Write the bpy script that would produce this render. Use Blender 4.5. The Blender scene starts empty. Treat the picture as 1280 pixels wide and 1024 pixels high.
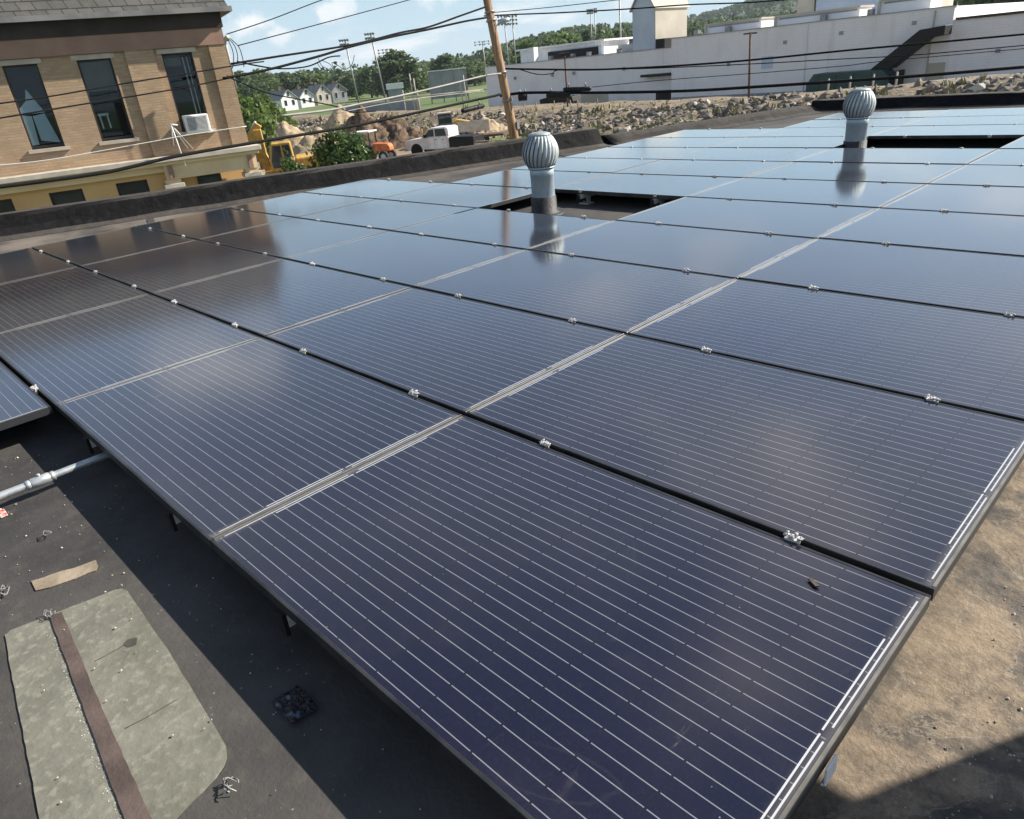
import bpy, bmesh, math, random
from mathutils import Vector, Matrix, noise
rnd = random.Random(7)
S = bpy.context.scene
COL = S.collection
rad = math.radians

# ------------------------------------------------------------------ camera
CAM_R = Matrix(((0.705126, -0.248662, 0.664052), (0.70318, 0.3658, -0.609696), (-0.091302, 0.89686, 0.432789)))
CAM_C = Vector((1.9225, -0.4975, 1.309))
FPX = 887.1                                    # focal length in pixels of the 1280 x 1024 photograph
cd = bpy.data.cameras.new('camera'); cam = bpy.data.objects.new('camera', cd); COL.objects.link(cam)
cam.matrix_world = Matrix.Translation(CAM_C) @ CAM_R.to_4x4()
cd.sensor_width = 36; cd.sensor_fit = 'HORIZONTAL'; cd.lens = FPX / 1280 * 36
cd.clip_start = 0.05; cd.clip_end = 6000
S.camera = cam

# ------------------------------------------------------------------ sky, sun, exposure
SUN_AZ, SUN_EL = 28.0, 35.0
w = bpy.data.worlds.new('World'); S.world = w; w.use_nodes = True
nt = w.node_tree; nt.nodes.clear()
N = nt.nodes.new; L = nt.links.new
sk = N('ShaderNodeTexSky'); sk.sky_type = 'NISHITA'; sk.sun_disc = False
sk.sun_elevation = rad(SUN_EL); sk.sun_rotation = rad(SUN_AZ); sk.altitude = 50
sk.air_density = 1.0; sk.dust_density = 0.35; sk.ozone_density = 2.0
tc = N('ShaderNodeTexCoord'); sep = N('ShaderNodeSeparateXYZ'); L(tc.outputs['Generated'], sep.inputs[0])
def wm(op, a, b=None, c=None):
    n = N('ShaderNodeMath'); n.operation = op
    for k, v in enumerate((a, b, c)):
        if v is None: continue
        if isinstance(v, (int, float)): n.inputs[k].default_value = v
        else: L(v, n.inputs[k])
    return n.outputs[0]
PUFFS = [(-62.64, 4.23, 1.92, 1.9, 0.85), (-60.69, 3.51, 1.6, 2.6, 0.6), (-57.32, 4.6, 1.2800000000000002, 1.6, 0.7), (-56.46, 4.83, 1.2000000000000002, 2.0, 0.55), (-45.16, 3.59, 1.7600000000000002, 1.6, 0.55), (-48.91, 5.28, 2.4000000000000004, 2.2, 0.5), (-36.23, 3.12, 1.92, 2.2, 0.35)]
zc = wm('ADD', wm('MAXIMUM', sep.outputs[2], 0.0), 0.16)
cmb = N('ShaderNodeCombineXYZ'); L(wm('DIVIDE', sep.outputs[0], zc), cmb.inputs[0]); L(wm('DIVIDE', sep.outputs[1], zc), cmb.inputs[1])
cmb.inputs[2].default_value = 1.7
cn = N('ShaderNodeTexNoise'); cn.inputs['Scale'].default_value = 1.15; cn.inputs['Detail'].default_value = 9; cn.inputs['Roughness'].default_value = 0.58
L(cmb.outputs[0], cn.inputs['Vector'])
cr = N('ShaderNodeMapRange'); cr.interpolation_type = 'SMOOTHSTEP'; L(cn.outputs[0], cr.inputs[0])
cr.inputs[1].default_value = 0.535; cr.inputs[2].default_value = 0.70
def puff(az, el, rdeg, squash, gain):              # a cumulus heap standing in one part of the sky
    a, e = rad(az), rad(el); cz_ = math.sin(e); ca = (math.sin(a), math.cos(a))
    side = wm('SUBTRACT', wm('MULTIPLY', sep.outputs[0], ca[1]), wm('MULTIPLY', sep.outputs[1], ca[0]))
    ahead = wm('ADD', wm('MULTIPLY', sep.outputs[0], ca[0]), wm('MULTIPLY', sep.outputs[1], ca[1]))
    dz = wm('MULTIPLY', wm('SUBTRACT', sep.outputs[2], cz_), squash)
    rr = wm('SQRT', wm('ADD', wm('MULTIPLY', side, side), wm('MULTIPLY', dz, dz)))
    rr = wm('ADD', wm('DIVIDE', rr, math.sin(rad(rdeg))), wm('MULTIPLY', wm('SUBTRACT', pn.outputs[0], 0.5), 3.2))
    m = N('ShaderNodeMapRange'); m.interpolation_type = 'SMOOTHSTEP'; L(rr, m.inputs[0]); m.inputs[1].default_value = 1.0; m.inputs[2].default_value = 0.3
    return wm('MULTIPLY', wm('MULTIPLY', m.outputs[0], gain), wm('GREATER_THAN', ahead, 0.0))
pn = N('ShaderNodeTexNoise'); pn.inputs['Scale'].default_value = 20; pn.inputs['Detail'].default_value = 8; pn.inputs['Roughness'].default_value = 0.6; L(tc.outputs['Generated'], pn.inputs['Vector'])
cm_ = wm('MULTIPLY', cr.outputs[0], 0.8)
for q_ in PUFFS: cm_ = wm('MAXIMUM', cm_, puff(*q_))
cmask = cm_
hz = N('ShaderNodeMapRange'); hz.interpolation_type = 'SMOOTHSTEP'; L(sep.outputs[2], hz.inputs[0]); hz.inputs[1].default_value = 0.30; hz.inputs[2].default_value = 0.0
hm = N('ShaderNodeMix'); hm.data_type = 'RGBA'; L(wm('MULTIPLY', hz.outputs[0], 0.8), hm.inputs[0]); L(sk.outputs[0], hm.inputs[6]); hm.inputs[7].default_value = (4.4, 6.2, 7.5, 1)
vn = N('ShaderNodeTexNoise'); vn.inputs['Scale'].default_value = .55; vn.inputs['Detail'].default_value = 5; L(cmb.outputs[0], vn.inputs['Vector'])
vr = N('ShaderNodeMapRange'); vr.interpolation_type = 'SMOOTHSTEP'; L(vn.outputs[0], vr.inputs[0]); vr.inputs[1].default_value = .32; vr.inputs[2].default_value = .66; vr.inputs[3].default_value = .15; vr.inputs[4].default_value = .75
vl = N('ShaderNodeMapRange'); vl.interpolation_type = 'SMOOTHSTEP'; L(sep.outputs[2], vl.inputs[0]); vl.inputs[1].default_value = .12; vl.inputs[2].default_value = .4
vm = N('ShaderNodeMix'); vm.data_type = 'RGBA'; vh = N('ShaderNodeMapRange'); vh.interpolation_type = 'SMOOTHSTEP'; L(sep.outputs[2], vh.inputs[0]); vh.inputs[1].default_value = .74; vh.inputs[2].default_value = .46
L(wm('MULTIPLY', wm('MULTIPLY', vr.outputs[0], vl.outputs[0]), vh.outputs[0]), vm.inputs[0]); L(hm.outputs[2], vm.inputs[6]); vm.inputs[7].default_value = (6.2, 6.6, 7.0, 1)
mx = N('ShaderNodeMix'); mx.data_type = 'RGBA'; L(cmask, mx.inputs[0]); L(vm.outputs[2], mx.inputs[6]); mx.inputs[7].default_value = (9.0, 8.8, 8.6, 1)
bg = N('ShaderNodeBackground'); bg.inputs[1].default_value = 0.065; L(mx.outputs[2], bg.inputs[0])
wo = N('ShaderNodeOutputWorld'); L(bg.outputs[0], wo.inputs[0])

sd = bpy.data.lights.new('sun', 'SUN'); sd.energy = 5.0; sd.angle = rad(0.53); sd.color = (1.0, 0.93, 0.82)
sun = bpy.data.objects.new('sun', sd); COL.objects.link(sun)
sv = Vector((math.sin(rad(SUN_AZ)) * math.cos(rad(SUN_EL)), math.cos(rad(SUN_AZ)) * math.cos(rad(SUN_EL)), math.sin(rad(SUN_EL))))
sun.rotation_euler = sv.to_track_quat('Z', 'Y').to_euler(); sun.location = (5, 10, 20)
S.view_settings.view_transform = 'Standard'; S.view_settings.look = 'None'
S.view_settings.exposure = 0.95; S.view_settings.gamma = 1.0
S.cycles.use_denoising = True
S.cycles.max_bounces = 8; S.cycles.transparent_max_bounces = 12

# ------------------------------------------------------------------ measuring helpers (photo pixel -> place)
def ray(x, y):
    d = CAM_R @ Vector(((x - 640) / FPX, (512 - y) / FPX, -1.0)); return d.normalized()
def at_far(x, y, D):                            # at horizontal distance D
    d = ray(x, y); return CAM_C + d * (D / math.hypot(d.x, d.y))
def at_z(x, y, z):
    d = ray(x, y); return CAM_C + d * ((z - CAM_C.z) / d.z)
def at_y(x, y, Y):
    d = ray(x, y); return CAM_C + d * ((Y - CAM_C.y) / d.y)

# ------------------------------------------------------------------ object helpers
class MB:
    def __init__(s): s.b = bmesh.new(); s.mi = 0
    def face(s, pts):
        f = s.b.faces.new([s.b.verts.new(p) for p in pts]); f.material_index = s.mi; return f
    def box(s, x0, x1, y0, y1, z0, z1, M=None):
        P = [Vector((x, y, z)) for z in (z0, z1) for x, y in ((x0, y0), (x1, y0), (x1, y1), (x0, y1))]
        if M is not None: P = [M @ p for p in P]
        v = [s.b.verts.new(p) for p in P]
        for q in ((3, 2, 1, 0), (4, 5, 6, 7), (0, 1, 5, 4), (1, 2, 6, 5), (2, 3, 7, 6), (3, 0, 4, 7)):
            f = s.b.faces.new([v[i] for i in q]); f.material_index = s.mi
        return s
    def bar(s, a, b, wx, wz, up=(0, 0, 1)):
        a = Vector(a); b = Vector(b); t = (b - a); ln = t.length; t.normalize(); up = Vector(up)
        sx = t.cross(up)
        if sx.length < 1e-4: sx = t.cross(Vector((1, 0, 0)))
        sx.normalize(); u2 = sx.cross(t)
        M = Matrix((sx, t, u2)).transposed().to_4x4(); M.translation = a
        return s.box(-wx / 2, wx / 2, 0, ln, -wz / 2, wz / 2, M)
    def prism(s, poly, h0, h1, fn):             # poly in 2D, fn(u, v, h) -> 3D
        A = [s.b.verts.new(fn(u, v, h0)) for u, v in poly]; B = [s.b.verts.new(fn(u, v, h1)) for u, v in poly]
        n = len(poly); fs = [s.b.faces.new(A[::-1]), s.b.faces.new(B)]
        for i in range(n): fs.append(s.b.faces.new((A[i], A[(i + 1) % n], B[(i + 1) % n], B[i])))
        for f in fs: f.material_index = s.mi
        return s
    def tube(s, pts, r, n=8, cap=True):
        pts = [Vector(p) for p in pts]; rr = r if isinstance(r, (list, tuple)) else [r] * len(pts)
        rings = []; prev = None
        for i, p in enumerate(pts):
            t = (pts[min(i + 1, len(pts) - 1)] - pts[max(i - 1, 0)]).normalized()
            if prev is None:
                a = t.cross(Vector((0, 0, 1)))
                if a.length < 1e-3: a = t.cross(Vector((1, 0, 0)))
            else: a = prev - t * prev.dot(t)
            a.normalize(); prev = a; c = t.cross(a)
            rings.append([s.b.verts.new(p + (a * math.cos(2 * math.pi * k / n) + c * math.sin(2 * math.pi * k / n)) * rr[i]) for k in range(n)])
        for i in range(len(rings) - 1):
            for k in range(n):
                f = s.b.faces.new((rings[i][k], rings[i][(k + 1) % n], rings[i + 1][(k + 1) % n], rings[i + 1][k])); f.smooth = True; f.material_index = s.mi
        if cap:
            for q in (rings[0][::-1], rings[-1]): f = s.b.faces.new(q); f.material_index = s.mi
        return s
    def lathe(s, prof, n=24, c=(0, 0, 0)):
        c = Vector(c); rings = [[s.b.verts.new(c + Vector((r * math.cos(2 * math.pi * k / n), r * math.sin(2 * math.pi * k / n), z))) for k in range(n)] for r, z in prof]
        for i in range(len(rings) - 1):
            for k in range(n):
                f = s.b.faces.new((rings[i][k], rings[i][(k + 1) % n], rings[i + 1][(k + 1) % n], rings[i + 1][k])); f.smooth = True; f.material_index = s.mi
        for q in (rings[0][::-1], rings[-1]): f = s.b.faces.new(q); f.material_index = s.mi
        return s
    def blob(s, c, rx, ry, rz, sub=2, amp=0.2, fr=1.0, seed=0, flat=False):
        m = bmesh.ops.create_icosphere(s.b, subdivisions=sub, radius=1)
        c = Vector(c)
        for v in m['verts']:
            k = 1 + amp * noise.noise(v.co * fr * 1.7 + Vector((seed * 3.1, seed * 1.7, seed)))
            if flat and v.co.z < -0.2: v.co.z = -0.2
            v.co = c + Vector((v.co.x * rx * k, v.co.y * ry * k, v.co.z * rz * k))
        return s
    def build(s, name, mat, parent=None, smooth=False, bevel=0, seg=1, loc=None, autosm=None):
        me = bpy.data.meshes.new(name)
        bmesh.ops.recalc_face_normals(s.b, faces=s.b.faces)
        s.b.to_mesh(me); s.b.free()
        for m in (mat if isinstance(mat, (list, tuple)) else [mat]): me.materials.append(m)
        if smooth:
            for p in me.polygons: p.use_smooth = True
        o = bpy.data.objects.new(name, me); COL.objects.link(o)
        if parent is not None: o.parent = parent
        if loc is not None: o.location = loc
        if bevel:
            b = o.modifiers.new('bevel', 'BEVEL'); b.width = bevel; b.segments = seg; b.limit_method = 'ANGLE'
        return o
class LeafMesh:                                       # plain list mesh for many separate leaf faces
    def __init__(s): s.v = []; s.f = []
    def face(s, pts): n = len(s.v); s.v += [tuple(p) for p in pts]; s.f.append(tuple(range(n, n + len(pts))))
    def build(s, name, mat, parent=None):
        me = bpy.data.meshes.new(name); me.from_pydata(s.v, [], s.f); me.materials.append(mat)
        o = bpy.data.objects.new(name, me); COL.objects.link(o)
        if parent is not None: o.parent = parent
        return o
def tag(o, label=None, cat=None, group=None, kind=None):
    if label: o['label'] = label
    if cat: o['category'] = cat
    if group: o['group'] = group
    if kind: o['kind'] = kind
    return o
def thing(name, label, cat, loc=(0, 0, 0), rz=0.0, group=None):
    o = bpy.data.objects.new(name, None); COL.objects.link(o); o.empty_display_size = 0.1
    o.location = loc; o.rotation_euler = (0, 0, rz)
    return tag(o, label, cat, group)
def kids(o): return [c for c in COL.objects if c.parent == o]
def dup(root, loc, rz=None, label=None, children=None):
    r = root.copy(); COL.objects.link(r); r.location = loc
    if rz is not None: r.rotation_euler = (0, 0, rz)
    if label: r['label'] = label
    for ch in children or ():
        c = ch.copy(); COL.objects.link(c); c.parent = r
    return r
def smooth_poly(P, n=6):
    out = []
    for i in range(len(P) - 1):
        p0 = P[max(i - 1, 0)]; p1 = P[i]; p2 = P[i + 1]; p3 = P[min(i + 2, len(P) - 1)]
        for k in range(n):
            u = k / n; out.append(.5 * ((2 * p1) + (p2 - p0) * u + (2 * p0 - 5 * p1 + 4 * p2 - p3) * u * u + (3 * p1 - p0 - 3 * p2 + p3) * u ** 3))
    return out + [P[-1]]
ORD = ['first', 'second', 'third', 'fourth', 'fifth', 'sixth', 'seventh', 'eighth', 'ninth', 'tenth', 'eleventh', 'twelfth', 'thirteenth', 'fourteenth']

# ------------------------------------------------------------------ material helpers
class T:
    def __init__(s, name):
        s.m = bpy.data.materials.new(name); s.m.use_nodes = True; s.nt = s.m.node_tree
        s.p = s.nt.nodes['Principled BSDF']; s._tc = None
    def n(s, t): return s.nt.nodes.new(t)
    def l(s, a, b): s.nt.links.new(a, b)
    def co(s, k='Object'):
        if s._tc is None: s._tc = s.n('ShaderNodeTexCoord')
        return s._tc.outputs[k]
    def xyz(s, k='Object'):
        q = s.n('ShaderNodeSeparateXYZ'); s.l(s.co(k), q.inputs[0]); return q.outputs
    def math(s, op, a, b=None, c=None):
        n = s.n('ShaderNodeMath'); n.operation = op
        for k, v in enumerate((a, b, c)):
            if v is None: continue
            if isinstance(v, (int, float)): n.inputs[k].default_value = v
            else: s.l(v, n.inputs[k])
        return n.outputs[0]
    def noise(s, scale, detail=4, rough=0.55, co=None, sc=None, d=0.0):
        n = s.n('ShaderNodeTexNoise'); n.inputs['Scale'].default_value = scale; n.inputs['Detail'].default_value = detail; n.inputs['Roughness'].default_value = rough
        n.inputs['Distortion'].default_value = d
        v = co or s.co()
        if sc:
            mp = s.n('ShaderNodeMapping'); mp.inputs['Scale'].default_value = sc; s.l(v, mp.inputs[0]); v = mp.outputs[0]
        s.l(v, n.inputs['Vector']); return n.outputs[0]
    def voro(s, scale, feature='F1', out='Distance', co=None):
        n = s.n('ShaderNodeTexVoronoi'); n.feature = feature; n.inputs['Scale'].default_value = scale; s.l(co or s.co(), n.inputs['Vector']); return n.outputs[out]
    def rng(s, v, a, b, c=0.0, d=1.0, smooth=True):
        n = s.n('ShaderNodeMapRange'); n.interpolation_type = 'SMOOTHSTEP' if smooth else 'LINEAR'
        s.l(v, n.inputs[0])
        for k, q in enumerate((a, b, c, d)): n.inputs[k + 1].default_value = q
        return n.outputs[0]
    def mix(s, f, a, b, blend='MIX'):
        n = s.n('ShaderNodeMix'); n.data_type = 'RGBA'; n.blend_type = blend
        for k, v in ((0, f), (6, a), (7, b)):
            if isinstance(v, (int, float)): n.inputs[k].default_value = v
            elif isinstance(v, tuple): n.inputs[k].default_value = (*v[:3], 1)
            else: s.l(v, n.inputs[k])
        return n.outputs[2]
    def bump(s, h, dist=0.01, st=1.0):
        n = s.n('ShaderNodeBump'); n.inputs['Strength'].default_value = st; n.inputs['Distance'].default_value = dist; s.l(h, n.inputs['Height']); s.l(n.outputs[0], s.p.inputs['Normal']); return n
    def set(s, color=None, rough=None, metal=None, spec=None):
        for k, v in (('Base Color', color), ('Roughness', rough), ('Metallic', metal), ('Specular IOR Level', spec)):
            if v is None: continue
            if isinstance(v, (int, float)): s.p.inputs[k].default_value = v
            elif isinstance(v, tuple): s.p.inputs[k].default_value = (*v[:3], 1)
            else: s.l(v, s.p.inputs[k])
        return s.m
def mottled(name, c1, c2, scale=3, rough=0.8, metal=0.0, bump=0, bscale=None, spec=0.5, lo=0.35, hi=0.65):
    t = T(name); f = t.rng(t.noise(scale, 6), lo, hi)
    if bump: t.bump(t.noise(bscale or scale * 6, 5), bump)
    return t.set(t.mix(f, c1, c2), rough, metal, spec)
M = {}
M['alu'] = mottled('clamp_metal', (.42, .42, .4), (.6, .6, .58), 60, .45, .25, .004, 160)
M['dark'] = mottled('black_plastic', (.008, .008, .009), (.014, .014, .015), 8, .6, 0, 0, None, .25)
M['galv'] = mottled('galvanised_steel', (.33, .41, .46), (.45, .52, .57), 7, .5, .3)
M['vane'] = mottled('turbine_aluminium', (.3, .345, .36), (.42, .46, .465), 10, .55, .3)
M['sleeve'] = mottled('rubber_boot', (.01, .01, .011), (.03, .03, .03), 12, .6, 0, .004)
M['conduit'] = mottled('conduit_steel', (.42, .46, .48), (.58, .6, .6), 30, .38, .6)
M['steel'] = mottled('weathered_steel', (.2, .2, .2), (.32, .31, .3), 5, .5, .4)
M['white'] = mottled('white_paint', (.7, .7, .68), (.8, .8, .79), 2, .6)
M['cable'] = mottled('black_cable', (.005, .005, .006), (.009, .009, .01), 3, .8, 0, 0, None, .15)
M['greycable'] = mottled('grey_cable', (.22, .21, .2), (.3, .29, .27), 3, .6)
M['rubber'] = mottled('tyre_rubber', (.012, .012, .012), (.025, .024, .022), 9, .8)
M['yellow'] = mottled('machine_yellow', (.36, .22, .05), (.58, .34, .06), 3.5, .6)
M['orange'] = mottled('machine_orange', (.42, .11, .04), (.62, .17, .05), 3.5, .6)
M['carwhite'] = mottled('white_car_paint', (.6, .58, .54), (.8, .8, .79), 1.6, .3)
M['glassdark'] = mottled('dark_vehicle_glass', (.02, .035, .04), (.045, .065, .07), 1, .06)
M['rust'] = mottled('rusty_steel', (.06, .035, .025), (.14, .07, .04), 3, .8)
M['board'] = mottled('weathered_board', (.2, .15, .1), (.34, .26, .18), 4, .85)
M['green_steel'] = mottled('green_steel', (.012, .045, .042), (.02, .065, .055), 1.5, .5)
M['plaster'] = mottled('pale_wall_paint', (.7, .69, .7), (.78, .77, .77), .25, .85)
M['bluewall'] = mottled('blue_grey_cladding', (.42, .48, .58), (.5, .56, .64), .4, .7)
M['beigewall'] = mottled('beige_cladding', (.4, .365, .3), (.48, .44, .36), .4, .8)
M['greybox'] = mottled('grey_cladding', (.24, .25, .27), (.31, .32, .33), .5, .8)
M['tileroof'] = mottled('grey_shingle_far', (.17, .17, .17), (.27, .265, .255), 1.5, .85)

# ================================================================== ground and terrain
G = -4.15
t = T('dirt_ground'); f = t.noise(.06, 6); f2 = t.noise(.8, 6)
c = t.mix(t.rng(f, .42, .58), (.2, .14, .085), (.3, .235, .16)); c = t.mix(t.math('MULTIPLY', t.rng(f2, .45, .7), .5), c, (.12, .085, .055))
t.bump(f2, .1); M['dirt'] = t.set(c, .95)
t = T('grass_ground'); f = t.noise(.05, 6); f2 = t.noise(2.2, 5)
c = t.mix(t.rng(f, .4, .6), (.075, .12, .028), (.13, .17, .05)); c = t.mix(t.math('MULTIPLY', t.rng(f2, .4, .7), .5), c, (.05, .085, .02))
M['grass'] = t.set(c, .95)
t = T('asphalt'); f = t.noise(3, 8); M['asphalt'] = t.set(t.mix(f, (.04, .04, .04), (.07, .068, .065)), .9)

b = MB()                                        # one sheet to the horizon
b.face([(-4000, -3000, G), (4000, -3000, G), (4000, 5000, G), (-4000, 5000, G)])
tag(b.build('ground', M['grass']), kind='structure')
def sheet(name, mat, poly, z, kind='structure'):
    b = MB(); b.face([(x, y, z) for x, y in poly]); return tag(b.build(name, mat), kind=kind)
A15 = rad(15.0); U = Vector((math.sin(A15), math.cos(A15), 0)); NF = Vector((math.cos(A15), -math.sin(A15), 0))
PERP = 23.0
P0 = CAM_C - NF * PERP; P0.z = 0                # foot of the brick facade plane, local x = along facade
def fl(s, o=0.0, z=0.0): q = P0 + U * s + NF * o; return Vector((q.x, q.y, z))
st = [fl(-60, 5.5), fl(-60, 12.2), fl(60, 12.2), fl(60, 5.5)]
sheet('street', M['asphalt'], [(p.x, p.y) for p in st], G + .004)
sheet('construction_yard', M['dirt'], [(-75, 12), (-23, 9), (-8, 22), (-2, 30), (14, 43), (-30, 44.5), (-60, 43), (-95, 40)], G + .008)
sheet('yard_grass', M['grass'], [(-80, 40.6), (-28, 40.8), (30, 40), (30, 46.2), (-80, 46.2)], G + .014)

# embankment with crest
t = T('embankment_soil'); f = t.noise(.5, 7); f2 = t.noise(3, 5)
c = t.mix(t.rng(f, .4, .6), (.16, .125, .085), (.26, .2, .135)); c = t.mix(t.math('MULTIPLY', t.rng(f2, .45, .65), .7), c, (.11, .1, .06)); t.bump(f2, .15)
M['soil'] = t.set(c, .95)
def crest_z(x):
    pts = [(-200, -2.3), (-73, -2.25), (-52, -2.4), (-27, -2.55), (-9, -1.85), (60, -1.5)]
    for (a, za), (b_, zb) in zip(pts, pts[1:]):
        if a <= x <= b_: return za + (zb - za) * (x - a) / (b_ - a)
    return -2.3
b = MB(); prev = None
for i in range(0, 131):
    x = -200 + i * 2; cz = crest_z(x)
    prof = [(46.4, G + .02), (47.6, G + .35), (52.2, cz - .12), (53.6, cz), (57.5, cz - .03), (61, cz - .7), (66, -3.45), (74, -3.6)]
    rowv = [b.b.verts.new((x, y + .5 * noise.noise(Vector((x * .2, y * .2, 0))), z + .22 * noise.noise(Vector((x * .35, y * .5, 3))) * (0 if k == 0 else 1))) for k, (y, z) in enumerate(prof)]
    if prev:
        for k in range(len(prof) - 1):
            f = b.b.faces.new((prev[k], prev[k + 1], rowv[k + 1], rowv[k])); f.smooth = True
    prev = rowv
tag(b.build('embankment', M['soil']), kind='structure')
# rubble on the embankment
t = T('rubble_stone'); rp = t.n('ShaderNodeNewGeometry').outputs['Random Per Island']
cr_ = t.n('ShaderNodeValToRGB'); t.l(rp, cr_.inputs[0])
e = cr_.color_ramp; e.elements[0].color = (.05, .05, .05, 1); e.elements[1].color = (.5, .46, .4, 1)
for pos, colr in ((.3, (.12, .112, .1, 1)), (.6, (.24, .21, .17, 1)), (.8, (.19, .135, .09, 1))):
    q = e.elements.new(pos); q.color = colr
t.bump(t.noise(6, 4), .03); M['stone'] = t.set(cr_.outputs[0], .9)
b = LeafMesh()
_ib = bmesh.new(); bmesh.ops.create_icosphere(_ib, subdivisions=1, radius=1)
ICO_V = [v.co.copy() for v in _ib.verts]; ICO_F = [[v.index for v in f.verts] for f in _ib.faces]; _ib.free()
def rock(b, c, r, rn):
    ax = [rn.uniform(.6, 1.4) for _ in range(3)]; rot = Matrix.Rotation(rn.uniform(0, 6.28), 3, Vector((rn.uniform(-1, 1), rn.uniform(-1, 1), rn.uniform(-1, 1) + .01)).normalized())
    P = []
    for v in ICO_V:
        k = rn.uniform(.75, 1.2); p = rot @ Vector((v.x * ax[0] * k, v.y * ax[1] * k, v.z * ax[2] * .75 * k)); P.append((c[0] + p.x * r, c[1] + p.y * r, c[2] + p.z * r))
    n = len(b.v); b.v += P; b.f += [tuple(n + i for i in f) for f in ICO_F]
rn = random.Random(3)
for _ in range(11500):
    x = rn.uniform(-95, 12); u = rn.random() ** 1.15 * .93
    if x > -38 and rn.random() < .5: u = rn.uniform(.6, 1.12)
    cz = crest_z(x)
    if noise.noise(Vector((x * .35, u * 2.5, 0))) < -.2: continue
    if x < -60 and rn.random() < .3: continue
    y = 46.6 + u * 5.9; z = G + .05 + (cz - .2 - G) * min(u, 1.0)
    r = rn.choice((.06, .08, .1, .12, .14, .17, .21, .34)) * rn.uniform(.8, 1.2); z += .12 * noise.noise(Vector((x * .8, u * 6, 5)))
    if x > -30: r *= 1.15
    rock(b, (x, y, z), r, rn)
tag(b.build('riprap_rubble', M['stone']), kind='stuff')
# dry weeds along embankment and lot
t = T('weed_blades'); ri = t.n('ShaderNodeNewGeometry').outputs['Random Per Island']
M['weed'] = t.set(t.mix(ri, (.1, .13, .04), (.34, .29, .15)), .9)
b = LeafMesh()
for _ in range(1300):
    x = rn.uniform(-90, 14); mode = rn.random()
    if mode < .55: y = rn.uniform(41.5, 47); z = G + (.02 if y < 46.4 else .15); h = rn.uniform(.15, .45)
    elif mode < .75: y = rn.uniform(52.3, 57); z = crest_z(x) - .1; h = rn.uniform(.1, .22)
    else:
        u = rn.random(); y = 46 + u * 6; z = G + .2 + (crest_z(x) - G - .2) * u; h = rn.uniform(.25, .5)
    for k in range(3):
        a = rn.uniform(0, 6.28); dx = math.cos(a) * .1; dy = math.sin(a) * .1; ox = rn.uniform(-.15, .15)
        b.face([(x + ox - dx, y - dy, z), (x + ox + dx, y + dy, z), (x + ox + rn.uniform(-.2, .2), y + rn.uniform(-.2, .2), z + h)])
tag(b.build('weeds', M['weed']), kind='stuff')

# ================================================================== foliage
def leaf_mat(name, c1, c2, c3, n1=.5, trans=.45):
    t = T(name); g = t.n('ShaderNodeNewGeometry').outputs['Random Per Island']
    col = t.mix(g, c1, c2); col = t.mix(t.rng(t.noise(n1, 3), .45, .7), col, c3)
    t.set(col, .4 if 'bush' in name else .6); t.p.inputs['Transmission Weight'].default_value = 0
    tr = t.n('ShaderNodeBsdfTranslucent'); t.l(col, tr.inputs[0]); ms = t.n('ShaderNodeMixShader'); ms.inputs[0].default_value = trans
    t.l(t.p.outputs[0], ms.inputs[1]); t.l(tr.outputs[0], ms.inputs[2]); t.l(ms.outputs[0], t.nt.nodes['Material Output'].inputs[0])
    return t.m
M['leaf_mid'] = leaf_mat('leaves_mid_green', (.08, .125, .045), (.125, .18, .065), (.155, .2, .075), .35)
M['leaf_dark'] = leaf_mat('leaves_dark_green', (.06, .1, .042), (.095, .14, .055), (.12, .165, .065), .35)
M['leaf_light'] = leaf_mat('leaves_light_green', (.1, .16, .04), (.16, .22, .065), (.08, .13, .035), .5)
M['leaf_bush'] = leaf_mat('glossy_bush_leaves', (.03, .07, .02), (.09, .16, .045), (.14, .19, .075), 3.0)
M['leaf_hill'] = leaf_mat('hill_forest_leaves', (.06, .1, .05), (.1, .145, .06), (.125, .17, .07), .01)
M['bark'] = mottled('tree_bark', (.07, .05, .035), (.14, .1, .07), 5, .9, 0, .03)
def leaf(b, p, s, rn, asp=1.0):
    g = rn.gauss; x, y, z = g(0, 1), g(0, 1), g(0, 1) + .25; l = math.sqrt(x * x + y * y + z * z) + 1e-6; x /= l; y /= l; z /= l
    if abs(z) < .9: ax, ay, az = -y, x, 0.0
    else: ax, ay, az = 0.0, -z, y
    l = math.sqrt(ax * ax + ay * ay + az * az); ax /= l; ay /= l; az /= l
    cx, cy, cz = y * az - z * ay, z * ax - x * az, x * ay - y * ax
    th = rn.uniform(0, 6.28); c, n = math.cos(th) * s, math.sin(th) * s
    ex, ey, ez = ax * c + cx * n, ay * c + cy * n, az * c + cz * n
    fx, fy, fz_ = (cx * c - ax * n) * asp, (cy * c - ay * n) * asp, (cz * c - az * n) * asp
    px, py, pz = p
    b.face(((px - ex * .5, py - ey * .5, pz - ez * .5), (px + fx * .5 - ex * .1, py + fy * .5 - ey * .1, pz + fz_ * .5 - ez * .1), (px + ex * .5, py + ey * .5, pz + ez * .5), (px - fx * .5 - ex * .1, py - fy * .5 - ey * .1, pz - fz_ * .5 - ez * .1)))
def crown(b, h0, h1, rx, nclump, nleaf, ls, rn, shape='round'):
    for k in range(nclump):
        u = (k + rn.random()) / nclump; z = h0 + (h1 - h0) * u
        env = math.sin(math.pi * min(1, u * .86 + .14)) ** .65 if shape == 'round' else (1.02 - u) * .95
        a = rn.uniform(0, 6.28); r = rx * env * rn.uniform(.35, .92)
        c = Vector((math.cos(a) * r, math.sin(a) * r, z)); cr2 = rx * rn.uniform(.26, .45) * (1 if shape == 'round' else .7)
        for _ in range(nleaf):
            v = Vector((rn.gauss(0, 1), rn.gauss(0, 1), rn.gauss(0, .8))); v = v.normalized() * cr2 * rn.uniform(.55, 1.08)
            leaf(b, c + v, ls * rn.uniform(.6, 1.3), rn, .8)
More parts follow.
